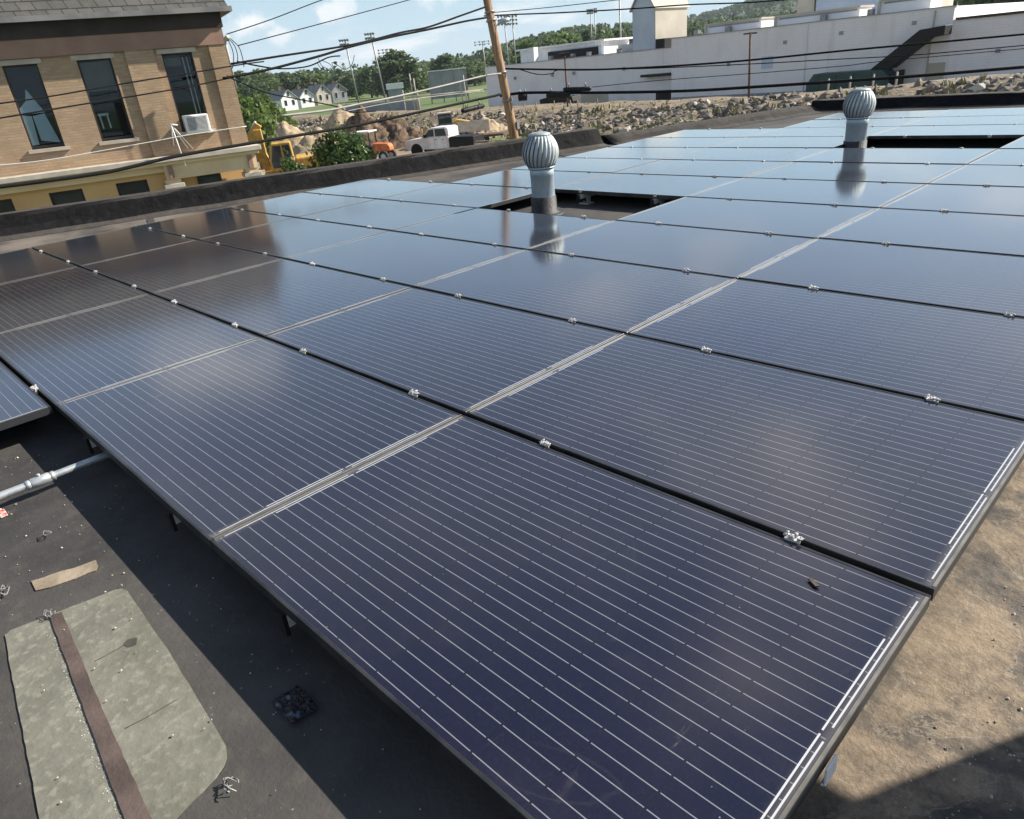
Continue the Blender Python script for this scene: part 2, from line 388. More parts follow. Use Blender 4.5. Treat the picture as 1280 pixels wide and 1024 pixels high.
def limbs(b, H, h0, rx, r0, rn):
    b.tube([(0, 0, 0), (rn.uniform(-.1, .1), rn.uniform(-.1, .1), h0), (rn.uniform(-.3, .3), rn.uniform(-.3, .3), H * .8)], [r0, r0 * .7, r0 * .2], 7)
    for k in range(6):
        a = k * 1.05 + rn.uniform(0, .4); z = h0 + (H - h0) * rn.uniform(.05, .45)
        b.tube([(0, 0, z), (math.cos(a) * rx * .35, math.sin(a) * rx * .35, z + H * .1), (math.cos(a) * rx * .7, math.sin(a) * rx * .7, z + H * .17)], [r0 * .45, r0 * .3, r0 * .1], 5)
PROTO = {}
def tree(name, label, cat, loc, H, W, kind, rz=0.0, group='trees'):
    if kind not in PROTO:
        rn = random.Random(hash(kind) % 1000 if False else sum(map(ord, kind)))
        b = LeafMesh(); mat = M['leaf_mid']
        if kind.startswith('round'): crown(b, 1.8, 10.0, 4.6, 34, 46, .85, rn); mat = M['leaf_dark'] if kind.endswith('dark') else (M['leaf_light'] if kind.endswith('light') else M['leaf_mid'])
        elif kind.startswith('tall'): crown(b, 1.5, 10.0, 3.2, 30, 50, .75, rn); mat = M['leaf_dark'] if kind.endswith('dark') else M['leaf_mid']
        else: crown(b, .8, 10.2, 2.6, 34, 34, .7, rn, 'cone'); mat = M['leaf_dark']
        me = b.build('crown', mat); tb = MB(); limbs(tb, 10, 2.2, 3.6, .28, rn); tr = tb.build('trunk', M['bark'])
        PROTO[kind] = (me, tr); first = True
    else: first = False
    root = thing(name, label, cat, loc, rz, group)
    k = {'r': 4.6, 't': 3.2, 'c': 2.6}[kind[0]]; root.scale = (W / (2 * k), W / (2 * k), H / 10.0)
    for o in PROTO[kind]:
        c = o if first else o.copy()
        if not first: COL.objects.link(c)
        c.parent = root
    return root

# ------------------------------------------------------------------ hills behind
def lerp(tab, x):
    for (a, ya), (b_, yb) in zip(tab, tab[1:]):
        if a <= x <= b_: return ya + (yb - ya) * (x - a) / (b_ - a)
    return tab[0][1] if x < tab[0][0] else tab[-1][1]
# elevation (deg above the eye) of each ridge against azimuth (deg clockwise from +y)
def ridge(px):
    out = []
    for x, y in px:
        d = ray(x, y); out.append((math.degrees(math.atan2(d.x, d.y)), math.degrees(math.asin(d.z))))
    return [(-95, out[0][1])] + out + [(25, out[-1][1])]
HILL_MID = ridge([(300, 103), (480, 95), (560, 87), (600, 71), (620, 63), (650, 55), (690, 46), (720, 39), (760, 37), (790, 34), (840, 35), (900, 30), (1000, 20), (1280, -10)])
HILL_FAR = ridge([(300, 105), (470, 91), (520, 81), (560, 77), (590, 73), (640, 62), (700, 52), (780, 39), (845, 26), (870, 21), (900, 14), (930, 6), (960, -5), (1100, -25), (1280, -40)])
t = T('forest_floor'); M['ffloor'] = t.set(t.mix(t.noise(.02, 5), (.03, .05, .018), (.05, .075, .028)), .95)
def hill(name, tab, d0, d1, tree_h):
    b = MB(); prev = None; n = 12
    for i in range(0, 120):
        az = -95 + i * 1.0; D1 = d1; hz_ = CAM_C.z + math.tan(rad(lerp(tab, az))) * D1 - tree_h * .8
        row = []
        for k in range(n + 3):
            f = k / n; D = d0 + (D1 - d0) * f
            z = G + (hz_ - G) * (math.sin(min(f, 1) * math.pi / 2) ** 1.35) if f <= 1 else hz_ - (f - 1) * 60
            z = max(G - .4, z + (2.0 * noise.noise(Vector((az * .3, k * .7, 1))) if 1 < k < n else 0))
            row.append(b.b.verts.new((CAM_C.x + math.sin(rad(az)) * D, CAM_C.y + math.cos(rad(az)) * D, z if k else G - .5)))
        if prev:
            for k in range(len(row) - 1): f_ = b.b.faces.new((prev[k], row[k], row[k + 1], prev[k + 1])); f_.smooth = True
        prev = row
    tag(b.build(name, M['ffloor']), kind='structure')
def wood(name, tab, d0, d1, tree_h, num, rn, az0, az1, ls, con=.3):
    b = LeafMesh(); n = 12
    for i in range(num):
        az = rn.uniform(az0, az1); f = rn.random() ** .6 if i % 2 else rn.uniform(.88, 1.0)
        D = d0 + (d1 - d0) * f; hz_ = CAM_C.z + math.tan(rad(lerp(tab, az))) * d1 - tree_h * .8
        z = max(G, G + (hz_ - G) * (math.sin(f * math.pi / 2) ** 1.35)) - 1
        base = Vector((CAM_C.x + math.sin(rad(az)) * D, CAM_C.y + math.cos(rad(az)) * D, z)); H = tree_h * rn.uniform(.6, 1.12)
        cone = rn.random() < con; R = H * (.2 if cone else .36)
        for q in range(60):
            u = rn.uniform(.08, 1.0) ** .8; a = rn.uniform(0, 6.28)
            rr = R * ((1.03 - u) * 1.25 if cone else math.sin(math.pi * min(1, .18 + u * .8)) ** .6) * rn.uniform(.6, 1)
            leaf(b, base + Vector((math.cos(a) * rr, math.sin(a) * rr, H * u)), ls * rn.uniform(.7, 1.4) * (.7 if cone else 1), rn, .85)
    tag(b.build(name, M['leaf_hill']), kind='stuff')
rnh = random.Random(11)
hill('near_hill', HILL_MID, 330, 620, 14); wood('near_hill_wood', HILL_MID, 330, 620, 14, 3000, rnh, -72, -10, 2.0)
hill('far_hill', HILL_FAR, 900, 1500, 16); wood('far_hill_wood', HILL_FAR, 950, 1500, 16, 2400, rnh, -62, -10, 3.4)

# ================================================================== the roof we stand on
t = T('roof_membrane'); X, Y, Z = t.xyz(); ab_ = lambda v: t.math('ABSOLUTE', v)
f = t.noise(1.3, 8, .6); f2 = t.noise(14, 6, .65); f3 = t.noise(90, 3)
c = t.mix(t.rng(f, .35, .65), (.034, .0325, .032), (.07, .065, .06))
c = t.mix(t.math('MULTIPLY', t.rng(f2, .5, .75), .35), c, (.12, .105, .085))
dm = t.math('MULTIPLY', t.rng(X, 1.35, 1.75), t.rng(Y, 5.0, 2.2))         # dried silt in the low corner
g1 = t.noise(2.1, 9, .66, d=.5); g2 = t.noise(9, 8, .7); g3 = t.noise(55, 6, .7); g4 = t.noise(240, 3, .6)
sc_ = t.mix(t.rng(g2, .3, .7), (.165, .125, .085), (.28, .215, .145)); sc_ = t.mix(t.math('MULTIPLY', t.rng(g3, .42, .68), .5), sc_, (.36, .29, .21)); sc_ = t.mix(t.math('MULTIPLY', t.rng(g4, .5, .72), .5), sc_, (.1, .08, .06))
c = t.mix(t.math('MULTIPLY', dm, t.rng(t.math('ADD', g1, t.math('MULTIPLY', t.math('SUBTRACT', g2, .5), .5)), .36, .6)), c, sc_)
c = t.mix(t.math('MULTIPLY', dm, t.math('MULTIPLY', t.rng(t.noise(3.3, 8, .7, d=.8), .52, .66), .75)), c, (.075, .066, .058))
dm2 = t.math('MULTIPLY', dm, t.math('MULTIPLY', t.rng(ab_(t.math('SUBTRACT', t.math('FRACT', t.math('MULTIPLY', g1, 5.0)), .5)), .05, .0), .35)); c = t.mix(dm2, c, (.4, .34, .26))
far = t.math('MULTIPLY', t.rng(X, -5.5, -7.3), .75); c = t.mix(t.math('MULTIPLY', far, t.rng(f, .3, .7)), c, (.2, .165, .13))
c = t.mix(t.math('MULTIPLY', t.rng(t.voro(38), .14, .05), t.math('MULTIPLY', t.rng(t.noise(3, 2), .5, .62), .55)), c, (.35, .33, .3))
t.bump(t.math('ADD', t.math('ADD', t.math('MULTIPLY', f2, .6), t.math('MULTIPLY', f3, .2)), t.math('MULTIPLY', dm, t.math('MULTIPLY', g3, .6))), .007)
M['membrane'] = t.set(c, t.rng(f2, .3, .7, .72, .92), 0, .35)
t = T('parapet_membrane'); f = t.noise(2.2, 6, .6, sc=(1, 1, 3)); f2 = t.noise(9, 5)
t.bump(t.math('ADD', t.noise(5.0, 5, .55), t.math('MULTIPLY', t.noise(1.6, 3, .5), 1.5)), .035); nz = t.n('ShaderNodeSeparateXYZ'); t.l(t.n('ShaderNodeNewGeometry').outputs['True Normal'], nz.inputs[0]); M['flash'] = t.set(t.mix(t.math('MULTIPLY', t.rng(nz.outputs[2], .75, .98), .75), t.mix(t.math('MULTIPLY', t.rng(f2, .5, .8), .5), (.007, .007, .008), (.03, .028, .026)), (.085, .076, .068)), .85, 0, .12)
M['coping'] = mottled('coping_metal', (.05, .048, .046), (.1, .095, .09), 3, .55, .2)
def pin(y): return -9.1 + .33 * y               # inner foot of the street parapet
YB = 14.05
roof = thing('roofed_building', 'low flat roofed building with black membrane roof carrying the solar panels', 'building')
b = MB(); b.face([(pin(-14), -14, 0), (9, -14, 0), (9, YB + .6, 0), (pin(YB + .6), YB + .6, 0)]); b.build('roof_membrane', M['membrane'], roof)
b = MB()
b.box(-13, 9, -14.2, -14.0, G, .1); b.box(9.0, 9.2, -14.2, YB + .8, G, .1)
b.box(pin(YB) + .15, 9, YB + .52, YB + .7, G, -.004)
for y0, y1 in ((-14, YB + .5),):
    P = [(pin(y0) - .32, y0), (pin(y1) - .32, y1), (pin(y1) - .12, y1), (pin(y0) - .12, y0)]
    b.prism(P, G, -.005, lambda u, v, h: (u, v, h))
b.build('outer_wall', M['beigewall'], roof)
SEAM = 9.5                                       # the kerb steps down beyond this point
def rumple(x, y, k): return .035 * noise.noise(Vector((x * 1.3, y * 1.9, k * 2.1)))
b = MB(); prev = None; ys = [-14 + .2 * i for i in range(int((SEAM + 14) / .2) + 1)]
for y in ys:
    x = pin(y); pr = [(.26, .004), (.08, .035), (.0, .12), (-.05, .225), (-.1, .262), (-.26, .268), (-.31, .24), (-.33, -.1)]
    row = [b.b.verts.new((x + a + (rumple(x, y, k) if 0 < k < 5 else 0), y - a * .33, z + (rumple(y, x, k) * .5 if 0 < k < 4 else 0))) for k, (a, z) in enumerate(pr)]
    if prev:
        for k in range(len(pr) - 1): f = b.b.faces.new((prev[k], row[k], row[k + 1], prev[k + 1])); f.smooth = True
    else: b.b.faces.new(row)
    prev = row
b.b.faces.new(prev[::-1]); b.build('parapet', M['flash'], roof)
b = MB(); prev = None
path = [(pin(y), y, .33) for y in [SEAM + .02 + .25 * i for i in range(int((YB - SEAM - .02) / .25) + 1)]]
for x, y, s_ in path:
    pr = [(.3, .004), (.1, .03), (0, .085), (-.08, .12), (-.26, .125), (-.31, .1), (-.33, -.1)]
    row = [b.b.verts.new((x + a + (rumple(x, y, k) * .5 if 0 < k < 4 else 0), y - a * .33, z)) for k, (a, z) in enumerate(pr)]
    if prev:
        for k in range(len(pr) - 1): f = b.b.faces.new((prev[k], row[k], row[k + 1], prev[k + 1])); f.smooth = True
    else: b.b.faces.new(row)
    prev = row
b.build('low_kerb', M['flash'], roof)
b = MB(); prev = None
for i in range(60):
    x = pin(YB) - .1 + i * .235; y = YB
    pr = [(-.28, .004), (-.08, .03), (0, .1), (.05, .19), (.1, .2), (.3, .2), (.34, .17), (.36, -.1)]
    row = [b.b.verts.new((x, y + a + (rumple(x, y, k) * .6 if 0 < k < 4 else 0), z + (rumple(y, x, k) * .4 if 0 < k < 5 else 0))) for k, (a, z) in enumerate(pr)]
    if prev:
        for k in range(len(pr) - 1): f = b.b.faces.new((prev[k], row[k], row[k + 1], prev[k + 1])); f.smooth = True
    else: b.b.faces.new(row)
    prev = row
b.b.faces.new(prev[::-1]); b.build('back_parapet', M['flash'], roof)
# membrane laps, patches and tape on the roof
t = T('patch_felt'); f = t.noise(6, 8, .65); f2 = t.noise(40, 4)
c = t.mix(t.rng(f, .35, .65), (.125, .122, .096), (.178, .174, .14)); c = t.mix(t.math('MULTIPLY', t.rng(f2, .5, .7), .35), c, (.34, .33, .27))
t.bump(f2, .003); c = t.mix(t.math('MULTIPLY', t.rng(t.noise(2.2, 5, .6), .5, .7), .45), c, (.1, .1, .07)); M['patch'] = t.set(c, .9)
M['seamtape'] = mottled('brown_seam_tape', (.06, .042, .036), (.1, .072, .062), 9, .85, 0, .003)
M['tanpatch'] = mottled('tan_sealant', (.2, .16, .11), (.32, .26, .19), 8, .9, 0, .003)
M['wet'] = mottled('dark_stain', (.045, .042, .03), (.07, .065, .05), 14, .8)
def flat(name, mat, pts, z, parent=roof, th=.0028, jag=0.0):
    pts = [Vector(p) for p in pts]
    if jag:
        q = []; rn = random.Random(len(name))
        for i, p in enumerate(pts):
            e = pts[(i + 1) % len(pts)]; n = max(2, int((e - p).length / .03))
            for k in range(n): q.append(p.lerp(e, k / n) + Vector((rn.uniform(-jag, jag), rn.uniform(-jag, jag))))
        pts = q
    b = MB(); b.prism([(p.x, p.y) for p in pts], z - th, z, lambda u, v, h: (u, v, h)); return b.build(name, mat, parent)
flat('membrane_patch', M['patch'], [(-.265, -.50), (-.255, -.515), (-.1, -.535), (.48, -.6), (.76, -.63), (.71, -.46), (.672, -.335), (.664, -.305), (.65, -.281), (.632, -.266), (.6, -.254), (.2, -.225), (-.17, -.21), (-.2, -.218), (-.21, -.235)], .004, jag=.0012)
flat('seam_tape', M['seamtape'], [(-.235, -.405), (-.225, -.375), (.2, -.408), (.7, -.44), (.74, -.443), (.75, -.487), (.7, -.484), (.2, -.442)], .008, jag=.001)
flat('sealant_patch', M['tanpatch'], [(-.478, -.4), (-.425, -.222), (-.36, -.238), (-.41, -.405)], .004, jag=.006)
flat('sealant_patch', M['tanpatch'], [(-.4, -.62), (-.28, -.525), (-.2, -.55), (-.25, -.66)], .004, jag=.006)
flat('membrane_lap', M['membrane'], [(-3.2, -.5), (-.1, -.575), (.5, -.605), (2.5, -.72), (2.5, -2.5), (-3.2, -2.5)], .0045, th=.0042)
b = MB(); rn = random.Random(4)                  # white residue left along the edge of the tape
M['residue'] = mottled('pale_residue', (.34, .33, .29), (.5, .49, .45), 60, .9)
for _ in range(260):
    u = rn.random() ** .8; x = -.2 + u * .9; y = -.412 - .075 * u - abs(rn.gauss(0, .007)); q_ = rn.uniform(.0006, .0026); a = rn.uniform(0, 3)
    b.prism([(x + math.cos(a + k * 1.57) * q_ * rn.uniform(.5, 1.6), y + math.sin(a + k * 1.57) * q_ * rn.uniform(.4, 1)) for k in range(4)], .0038, .0047, lambda u_, v_, h_: (u_, v_, h_))
tag(b.build('tape_residue', M['residue'], roof), kind='stuff')
q = at_z(163, 803, .006); b = MB(); b.prism([(q.x + .019 * (1 + .35 * noise.noise(Vector((math.cos(k * .45) * 1.3, math.sin(k * .45) * 1.3, 2)))) * math.cos(k * .45), q.y + .017 * (1 + .35 * noise.noise(Vector((math.cos(k * .45) * 1.3, math.sin(k * .45) * 1.3, 9)))) * math.sin(k * .45)) for k in range(14)], .004, .0052, lambda u, v, h: (u, v, h)); b.build('stain', M['wet'], roof)
for a, e in (((118, 826), (165, 800)), ((156, 910), (222, 873))):
    p1 = at_z(*a, .006); p2 = at_z(*e, .006); b = MB(); pm = p1.lerp(p2, .45) + Vector((.003, -.004, 0)); b.tube([Vector((v.x, v.y, .0042)) for v in smooth_poly([p1, pm, p2], 5)], [.0012 + .0012 * abs(noise.noise(Vector((k * .9, a[0], 0)))) for k in range(11)], 5); b.build('cut_line', M['wet'], roof)
p1 = at_z(165, 274, .02); p2 = at_z(150, 262, .14)
for y0 in (2.75, 8.4, -1.5):                     # membrane seams near the parapet
    b = MB(); b.bar((pin(y0) + .3, y0 - .1, .005), (pin(y0) + 3.5, y0 - 1.15, .005), .08, .006); b.build('seam_strip', M['flash'], roof)

# ================================================================== solar panels
LA, LB, ZT = 1.6293, 1.02, .1415
PL, PW, PH = 1.624, 1.0, .035
t = T('solar_cells'); X, Y, Z = t.xyz()
ab = lambda v: t.math('ABSOLUTE', v)
pit = .0412
def dist_to_grid(v, pitch, off): return t.math('MULTIPLY', ab(t.math('SUBTRACT', t.math('FRACT', t.math('ADD', t.math('DIVIDE', v, pitch), off)), .5)), pitch)
dbus = dist_to_grid(Y, pit, 0.0); cellx = .157; celly = pit * 4
bus = t.rng(dbus, .0014, .0009)
bus = t.rng(dbus, .00125, .00095)
dgx = dist_to_grid(X, cellx, .5); dgx2 = t.math('MULTIPLY', ab(t.math('SUBTRACT', t.math('FRACT', t.math('ADD', t.math('DIVIDE', X, cellx), 0.0)), .5)), cellx)
dgy = t.math('MULTIPLY', ab(t.math('SUBTRACT', t.math('FRACT', t.math('DIVIDE', Y, celly)), .5)), celly)
# dgx2 is distance from cell centre offset: 0 at boundary cell lines when fract = .5 -> boundaries at odd half pitches
edge_x = t.math('SUBTRACT', cellx / 2, dgx2)    # distance to the boundary between cells
edge_y = t.math('SUBTRACT', celly / 2, dgy)
gapx = t.rng(dist_to_grid(X, cellx, .5), .0035, .002)
inx = t.math('LESS_THAN', ab(X), 5 * cellx + .012); iny = t.math('LESS_THAN', ab(Y), 3 * celly + .001)
bus = t.math('MULTIPLY', t.math('MULTIPLY', bus, t.math('SUBTRACT', 1.0, gapx)), t.math('MULTIPLY', inx, iny))
dcx = dist_to_grid(X, cellx, .5); dcy = dist_to_grid(Y, celly, .5)
corner = t.rng(t.math('ADD', dcx, dcy), .024, .022); outl = t.rng(ab(t.math('SUBTRACT', t.math('ADD', dcx, dcy), .0225)), .0018, .0008)
line = t.math('MAXIMUM', t.rng(t.math('MINIMUM', dcx, dcy), .0016, .0008), outl)
def seg(xc, hw, y0, y1):
    a = t.math('LESS_THAN', ab(t.math('SUBTRACT', ab(X), xc)), hw); return t.math('MULTIPLY', a, t.math('MULTIPLY', t.math('GREATER_THAN', Y, y0), t.math('LESS_THAN', Y, y1)))
rib = None
for a in ((.7955, .0019, .012, .462), (.7835, .0019, -.005, .30), (.7955, .0019, -.462, -.028), (.7835, .0019, -.30, -.015)):
    r_ = seg(*a); rib = r_ if rib is None else t.math('MAXIMUM', rib, r_)
oi = t.n('ShaderNodeObjectInfo').outputs['Random']
cellr = t.n('ShaderNodeTexWhiteNoise'); cv = t.n('ShaderNodeCombineXYZ')
t.l(t.math('FLOOR', t.math('DIVIDE', X, cellx)), cv.inputs[0]); t.l(t.math('FLOOR', t.math('DIVIDE', Y, celly)), cv.inputs[1]); t.l(t.math('MULTIPLY', oi, 37.0), cv.inputs[2]); t.l(cv.outputs[0], cellr.inputs['Vector'])
vo = t.n('ShaderNodeVectorMath'); vo.operation = 'ADD'; cvo = t.n('ShaderNodeCombineXYZ'); t.l(t.math('MULTIPLY', oi, 91.0), cvo.inputs[0]); t.l(t.co(), vo.inputs[0]); t.l(cvo.outputs[0], vo.inputs[1]); OC = vo.outputs[0]
c = t.mix(t.math('MULTIPLY', oi, 1.0), (.0045, .005, .017), (.009, .0072, .0165)); c = t.mix(t.math('MULTIPLY', cellr.outputs['Value'], .5), c, (.0075, .006, .021))
grain = t.rng(t.noise(520, 2, .6, OC), .3, .7); c = t.mix(t.math('MULTIPLY', grain, .5), c, (.0095, .0085, .022))
c = t.mix(t.math('MULTIPLY', line, .75), c, (.006, .006, .008))
c = t.mix(t.math('MULTIPLY', bus, .5), c, (.42, .43, .46)); c = t.mix(t.math('MULTIPLY', rib, .85), c, (.6, .62, .64))
dust = t.rng(t.noise(3.2, 7, .65, OC), .45, .8); fine = t.rng(t.noise(220, 2, .5, OC), .5, .75)
streak = t.rng(t.noise(2.2, 6, .7, OC, (5, 1.2, 1), 1.5), .62, .8)
ringv = t.noise(1.4, 3, .5, OC, None, 1.0); scuff = t.math('MULTIPLY', t.rng(t.noise(3.2, 5, .62, OC, (7, 1.1, 1), .8), .69, .76), t.rng(t.noise(90, 3, .6, OC), .35, .6)); ring = t.math('MULTIPLY', t.rng(ab(t.math('SUBTRACT', t.math('FRACT', t.math('MULTIPLY', ringv, 7.0)), .5)), .035, .0), t.rng(t.noise(2.0, 2, .5, OC), .5, .65))
spk = t.math('MULTIPLY', t.rng(t.voro(24, co=OC), .05, .02), t.rng(t.noise(5, 2, .5, OC), .5, .6))
df = t.math('ADD', t.math('ADD', t.math('MULTIPLY', dust, .022), t.math('MULTIPLY', fine, .016)), t.math('ADD', t.math('MULTIPLY', streak, .075), t.math('ADD', t.math('MAXIMUM', t.math('MULTIPLY', spk, .6), t.math('MULTIPLY', scuff, .2)), t.math('MULTIPLY', ring, .018))))
edge_d = t.math('MULTIPLY', t.rng(t.math('SUBTRACT', .803, ab(X)), .03, .0), .17)
c = t.mix(t.math('ADD', t.math('ADD', df, edge_d), .004), c, (.42, .38, .33))
M['cells'] = t.set(c, t.math('ADD', .085, t.math('MULTIPLY', dust, .07)), 0, .5)
t.p.inputs['IOR'].default_value = 1.5; t.p.inputs['Coat Weight'].default_value = 1.0; t.p.inputs['Coat Roughness'].default_value = .1; t.p.inputs['Coat IOR'].default_value = 1.5
t.bump(t.noise(700, 2), .0004, .12)
M['pframe'] = mottled('black_anodised_frame', (.03, .031, .034), (.06, .06, .06), 7, .38, .5)

b = MB(); lip = .0095
b.box(-PL / 2, PL / 2, -PW / 2, -PW / 2 + lip, 0, PH); b.box(-PL / 2, PL / 2, PW / 2 - lip, PW / 2, 0, PH)
b.mi = 1; b.box(-PL / 2, -PL / 2 + lip, -PW / 2 + lip, PW / 2 - lip, 0, PH); b.box(PL / 2 - lip, PL / 2, -PW / 2 + lip, PW / 2 - lip, 0, PH)
t = T('dusty_frame_end'); nz_ = t.n('ShaderNodeSeparateXYZ'); t.l(t.n('ShaderNodeNewGeometry').outputs['True Normal'], nz_.inputs[0]); f = t.noise(16, 5)
M['pframe_end'] = t.set(t.mix(t.math('MULTIPLY', t.rng(nz_.outputs[2], .8, .95), t.rng(f, .25, .75, .35, .95)), (.035, .036, .039), (.2, .188, .16)), .5, .15)
pframe = b.build('frame', [M['pframe'], M['pframe_end']], bevel=.0012)
b = MB(); b.box(-PL / 2 + lip, PL / 2 - lip, -PW / 2 + lip, PW / 2 - lip, .027, PH - .0012)
pglass = b.build('cell_glass', M['cells'])
rows = {-1: (-3, -2), 0: (-4, 0), 1: (-4, 0), 2: (-4, 0), 3: (-4, 0), 4: (-4, 0), 5: (-3, 0), 6: (-3, 0), 7: (-3, 0), 8: (-3, 0), 9: (-3, 0), 10: (-2, 0), 11: (-2, 0)}
holes = {(-2, 4), (-1, 8)}
ROWW = {-1: 'stub row by the conduit', 0: 'row nearest the camera', 11: 'farthest row by the back parapet'}
def row_words(j): return ROWW.get(j) or f'{ORD[j]} row from the near edge'
first = True
cells = []
for j, (i0, i1) in rows.items():
    cols = [i for i in range(i0, i1 + 1) if (i, j) not in holes]
    for q, i in enumerate(reversed(cols)):
        pos = 'rightmost' if q == 0 else ('leftmost' if q == len(cols) - 1 else f'{ORD[q]} from right')
        lab = f'black solar panel, {pos} in the {row_words(j)}'
        if (i, j) == (0, 0): lab = 'large black framed solar panel nearest the camera, with broad white end ribbons'
        if (i, j) == (-1, 3): lab = 'black framed solar panel in front of the nearer roof vent, mirroring its pipe'
        loc = ((i + .5) * LA, (j + .5) * LB, ZT - PH)
        if first:
            p = thing('solar_panel', lab, 'solar panel', loc, 0, 'solar panels on the flat roof'); pframe.parent = p; pglass.parent = p; proto = p; first = False
        else: p = dup(proto, loc, None, lab, (pframe, pglass))
        # hand-set modules are never perfectly level or in line
        p.rotation_euler = (rnd.uniform(-.0022, .0022), rnd.uniform(-.0016, .0016), rnd.uniform(-.0006, .0006)); p.location.z += rnd.uniform(-.0015, .0015)
        cells.append((i, j))
cset = set(cells)
# clamps on the long seams
b = MB(); b.box(-.024, .024, -.017, .017, -.004, .0045); b.box(-.024, .024, -.006, .006, -.03, -.004)
cb = b.build('clamp_plate', M['alu'], bevel=.0015)
b = MB(); b.lathe([(.0085, .0045), (.0085, .011), (.0055, .0125), (.002, .0128)], 6); cbolt = b.build('bolt_head', M['alu'])
M['foil'] = mottled('crumpled_foil', (.3, .3, .29), (.62, .61, .6), 90, .5, .1, .006, 300)
b = LeafMesh(); rn = random.Random(5)
for k in range(16): rock(b, (rn.uniform(-.026, .026), rn.uniform(-.016, .016), rn.uniform(.004, .012)), rn.uniform(.004, .009), rn)
cfoil = b.build('sealant_crumbs', M['foil'])
SEAMW = {0: 'long seam beside the conduit', 1: 'nearest long seam', 12: 'far edge'}
first = True; placed = {}
for j in range(0, 12):
    for i in range(-4, 1):
        lo = (i, j - 1) in cset; hi = (i, j) in cset
        if not (lo or hi): continue
        for fr in (.26, .80):
            if j == 0 and not lo: continue
            placed.setdefault(j, []).append(((i + fr) * LA, j * LB, lo and hi))
for j, lst in placed.items():
    lst.sort(reverse=True)
    for q, (x, y, mid) in enumerate(lst):
        pos = 'rightmost' if q == 0 else ('leftmost' if q == len(lst) - 1 else f'{ORD[q]} from right')
        sw = SEAMW.get(j) or f'{ORD[j - 1]} seam from the near edge'
        lab = f'silver module clamp, {pos} on the {sw}'
        loc = (x + rnd.uniform(-.012, .012), y, ZT + .001)
        if first: cp = thing('module_clamp', lab, 'clamp', loc, 0, 'silver clamps along the panel seams'); cb.parent = cbolt.parent = cfoil.parent = cp; first = False; o = cp
        else: o = dup(cp, loc, None, lab, (cb, cbolt, cfoil) if j < 7 else (cb, cbolt))
        o.rotation_euler = (0, 0, rnd.uniform(-.1, .1) + (math.pi if rnd.random() < .5 else 0)); k = rnd.uniform(.66, .86); o.scale = (k, k, k)
# racking rails whose ends show at the free edges
def rail(x, y0, y1, lab):
    p = thing('mounting_rail', lab, 'rail', (x, y0, 0), 0, 'mounting rails under the panels'); Ln = y1 - y0
    b = MB(); b.box(-.02, .02, 0, Ln, .065, ZT - PH - .002); b.build('rail_bar', M['alu'], p)
    n = max(2, int(Ln / 2.0))
    for k in range(n):
        yy = .12 + (Ln - .24) * k / (n - 1); b = MB(); b.box(-.06, .06, yy - .05, yy + .05, .001, .012); b.box(.021, .027, yy - .03, yy + .03, .012, .1); b.lathe([(.007, .012), (.007, .03)], 6, (-.035, yy, 0)); b.build('foot', M['alu'], p)
    b = MB(); b.box(-.018, .018, -.012, .0, .04, ZT - PH + .002); b.build('end_cap', M['dark'], p)
rail(.26 * LA, .01, 4.6, 'aluminium rail end under the near left edge of the nearest panel')
rail(.80 * LA, .01, 4.6, 'aluminium rail under the nearest panel close to its right end')
rail((-1 + .26) * LA, .01, 4.0, 'aluminium rail end under the panel edge where the conduit enters')
rail((-1 + .80) * LA, .01, 4.0, 'aluminium rail end under the second panel left edge, before the pale joint')
rail((-2 + .26) * LA, 5.06, 8.1, 'aluminium rail end in the nearer vent opening, left one')
rail((-2 + .80) * LA, 5.06, 8.1, 'aluminium rail end in the nearer vent opening, right one')
p = at_z(1042, 940, .09); b = MB(); b.box(-.003, .002, -.022, .022, -.03, .012); b.box(-.008, -.003, -.022, .022, -.034, -.03)
tag(b.build('edge_clip', M['white'], loc=(1.6365, .46, .115), bevel=.001), 'small white clip under the right frame of the nearest panel', 'clip')

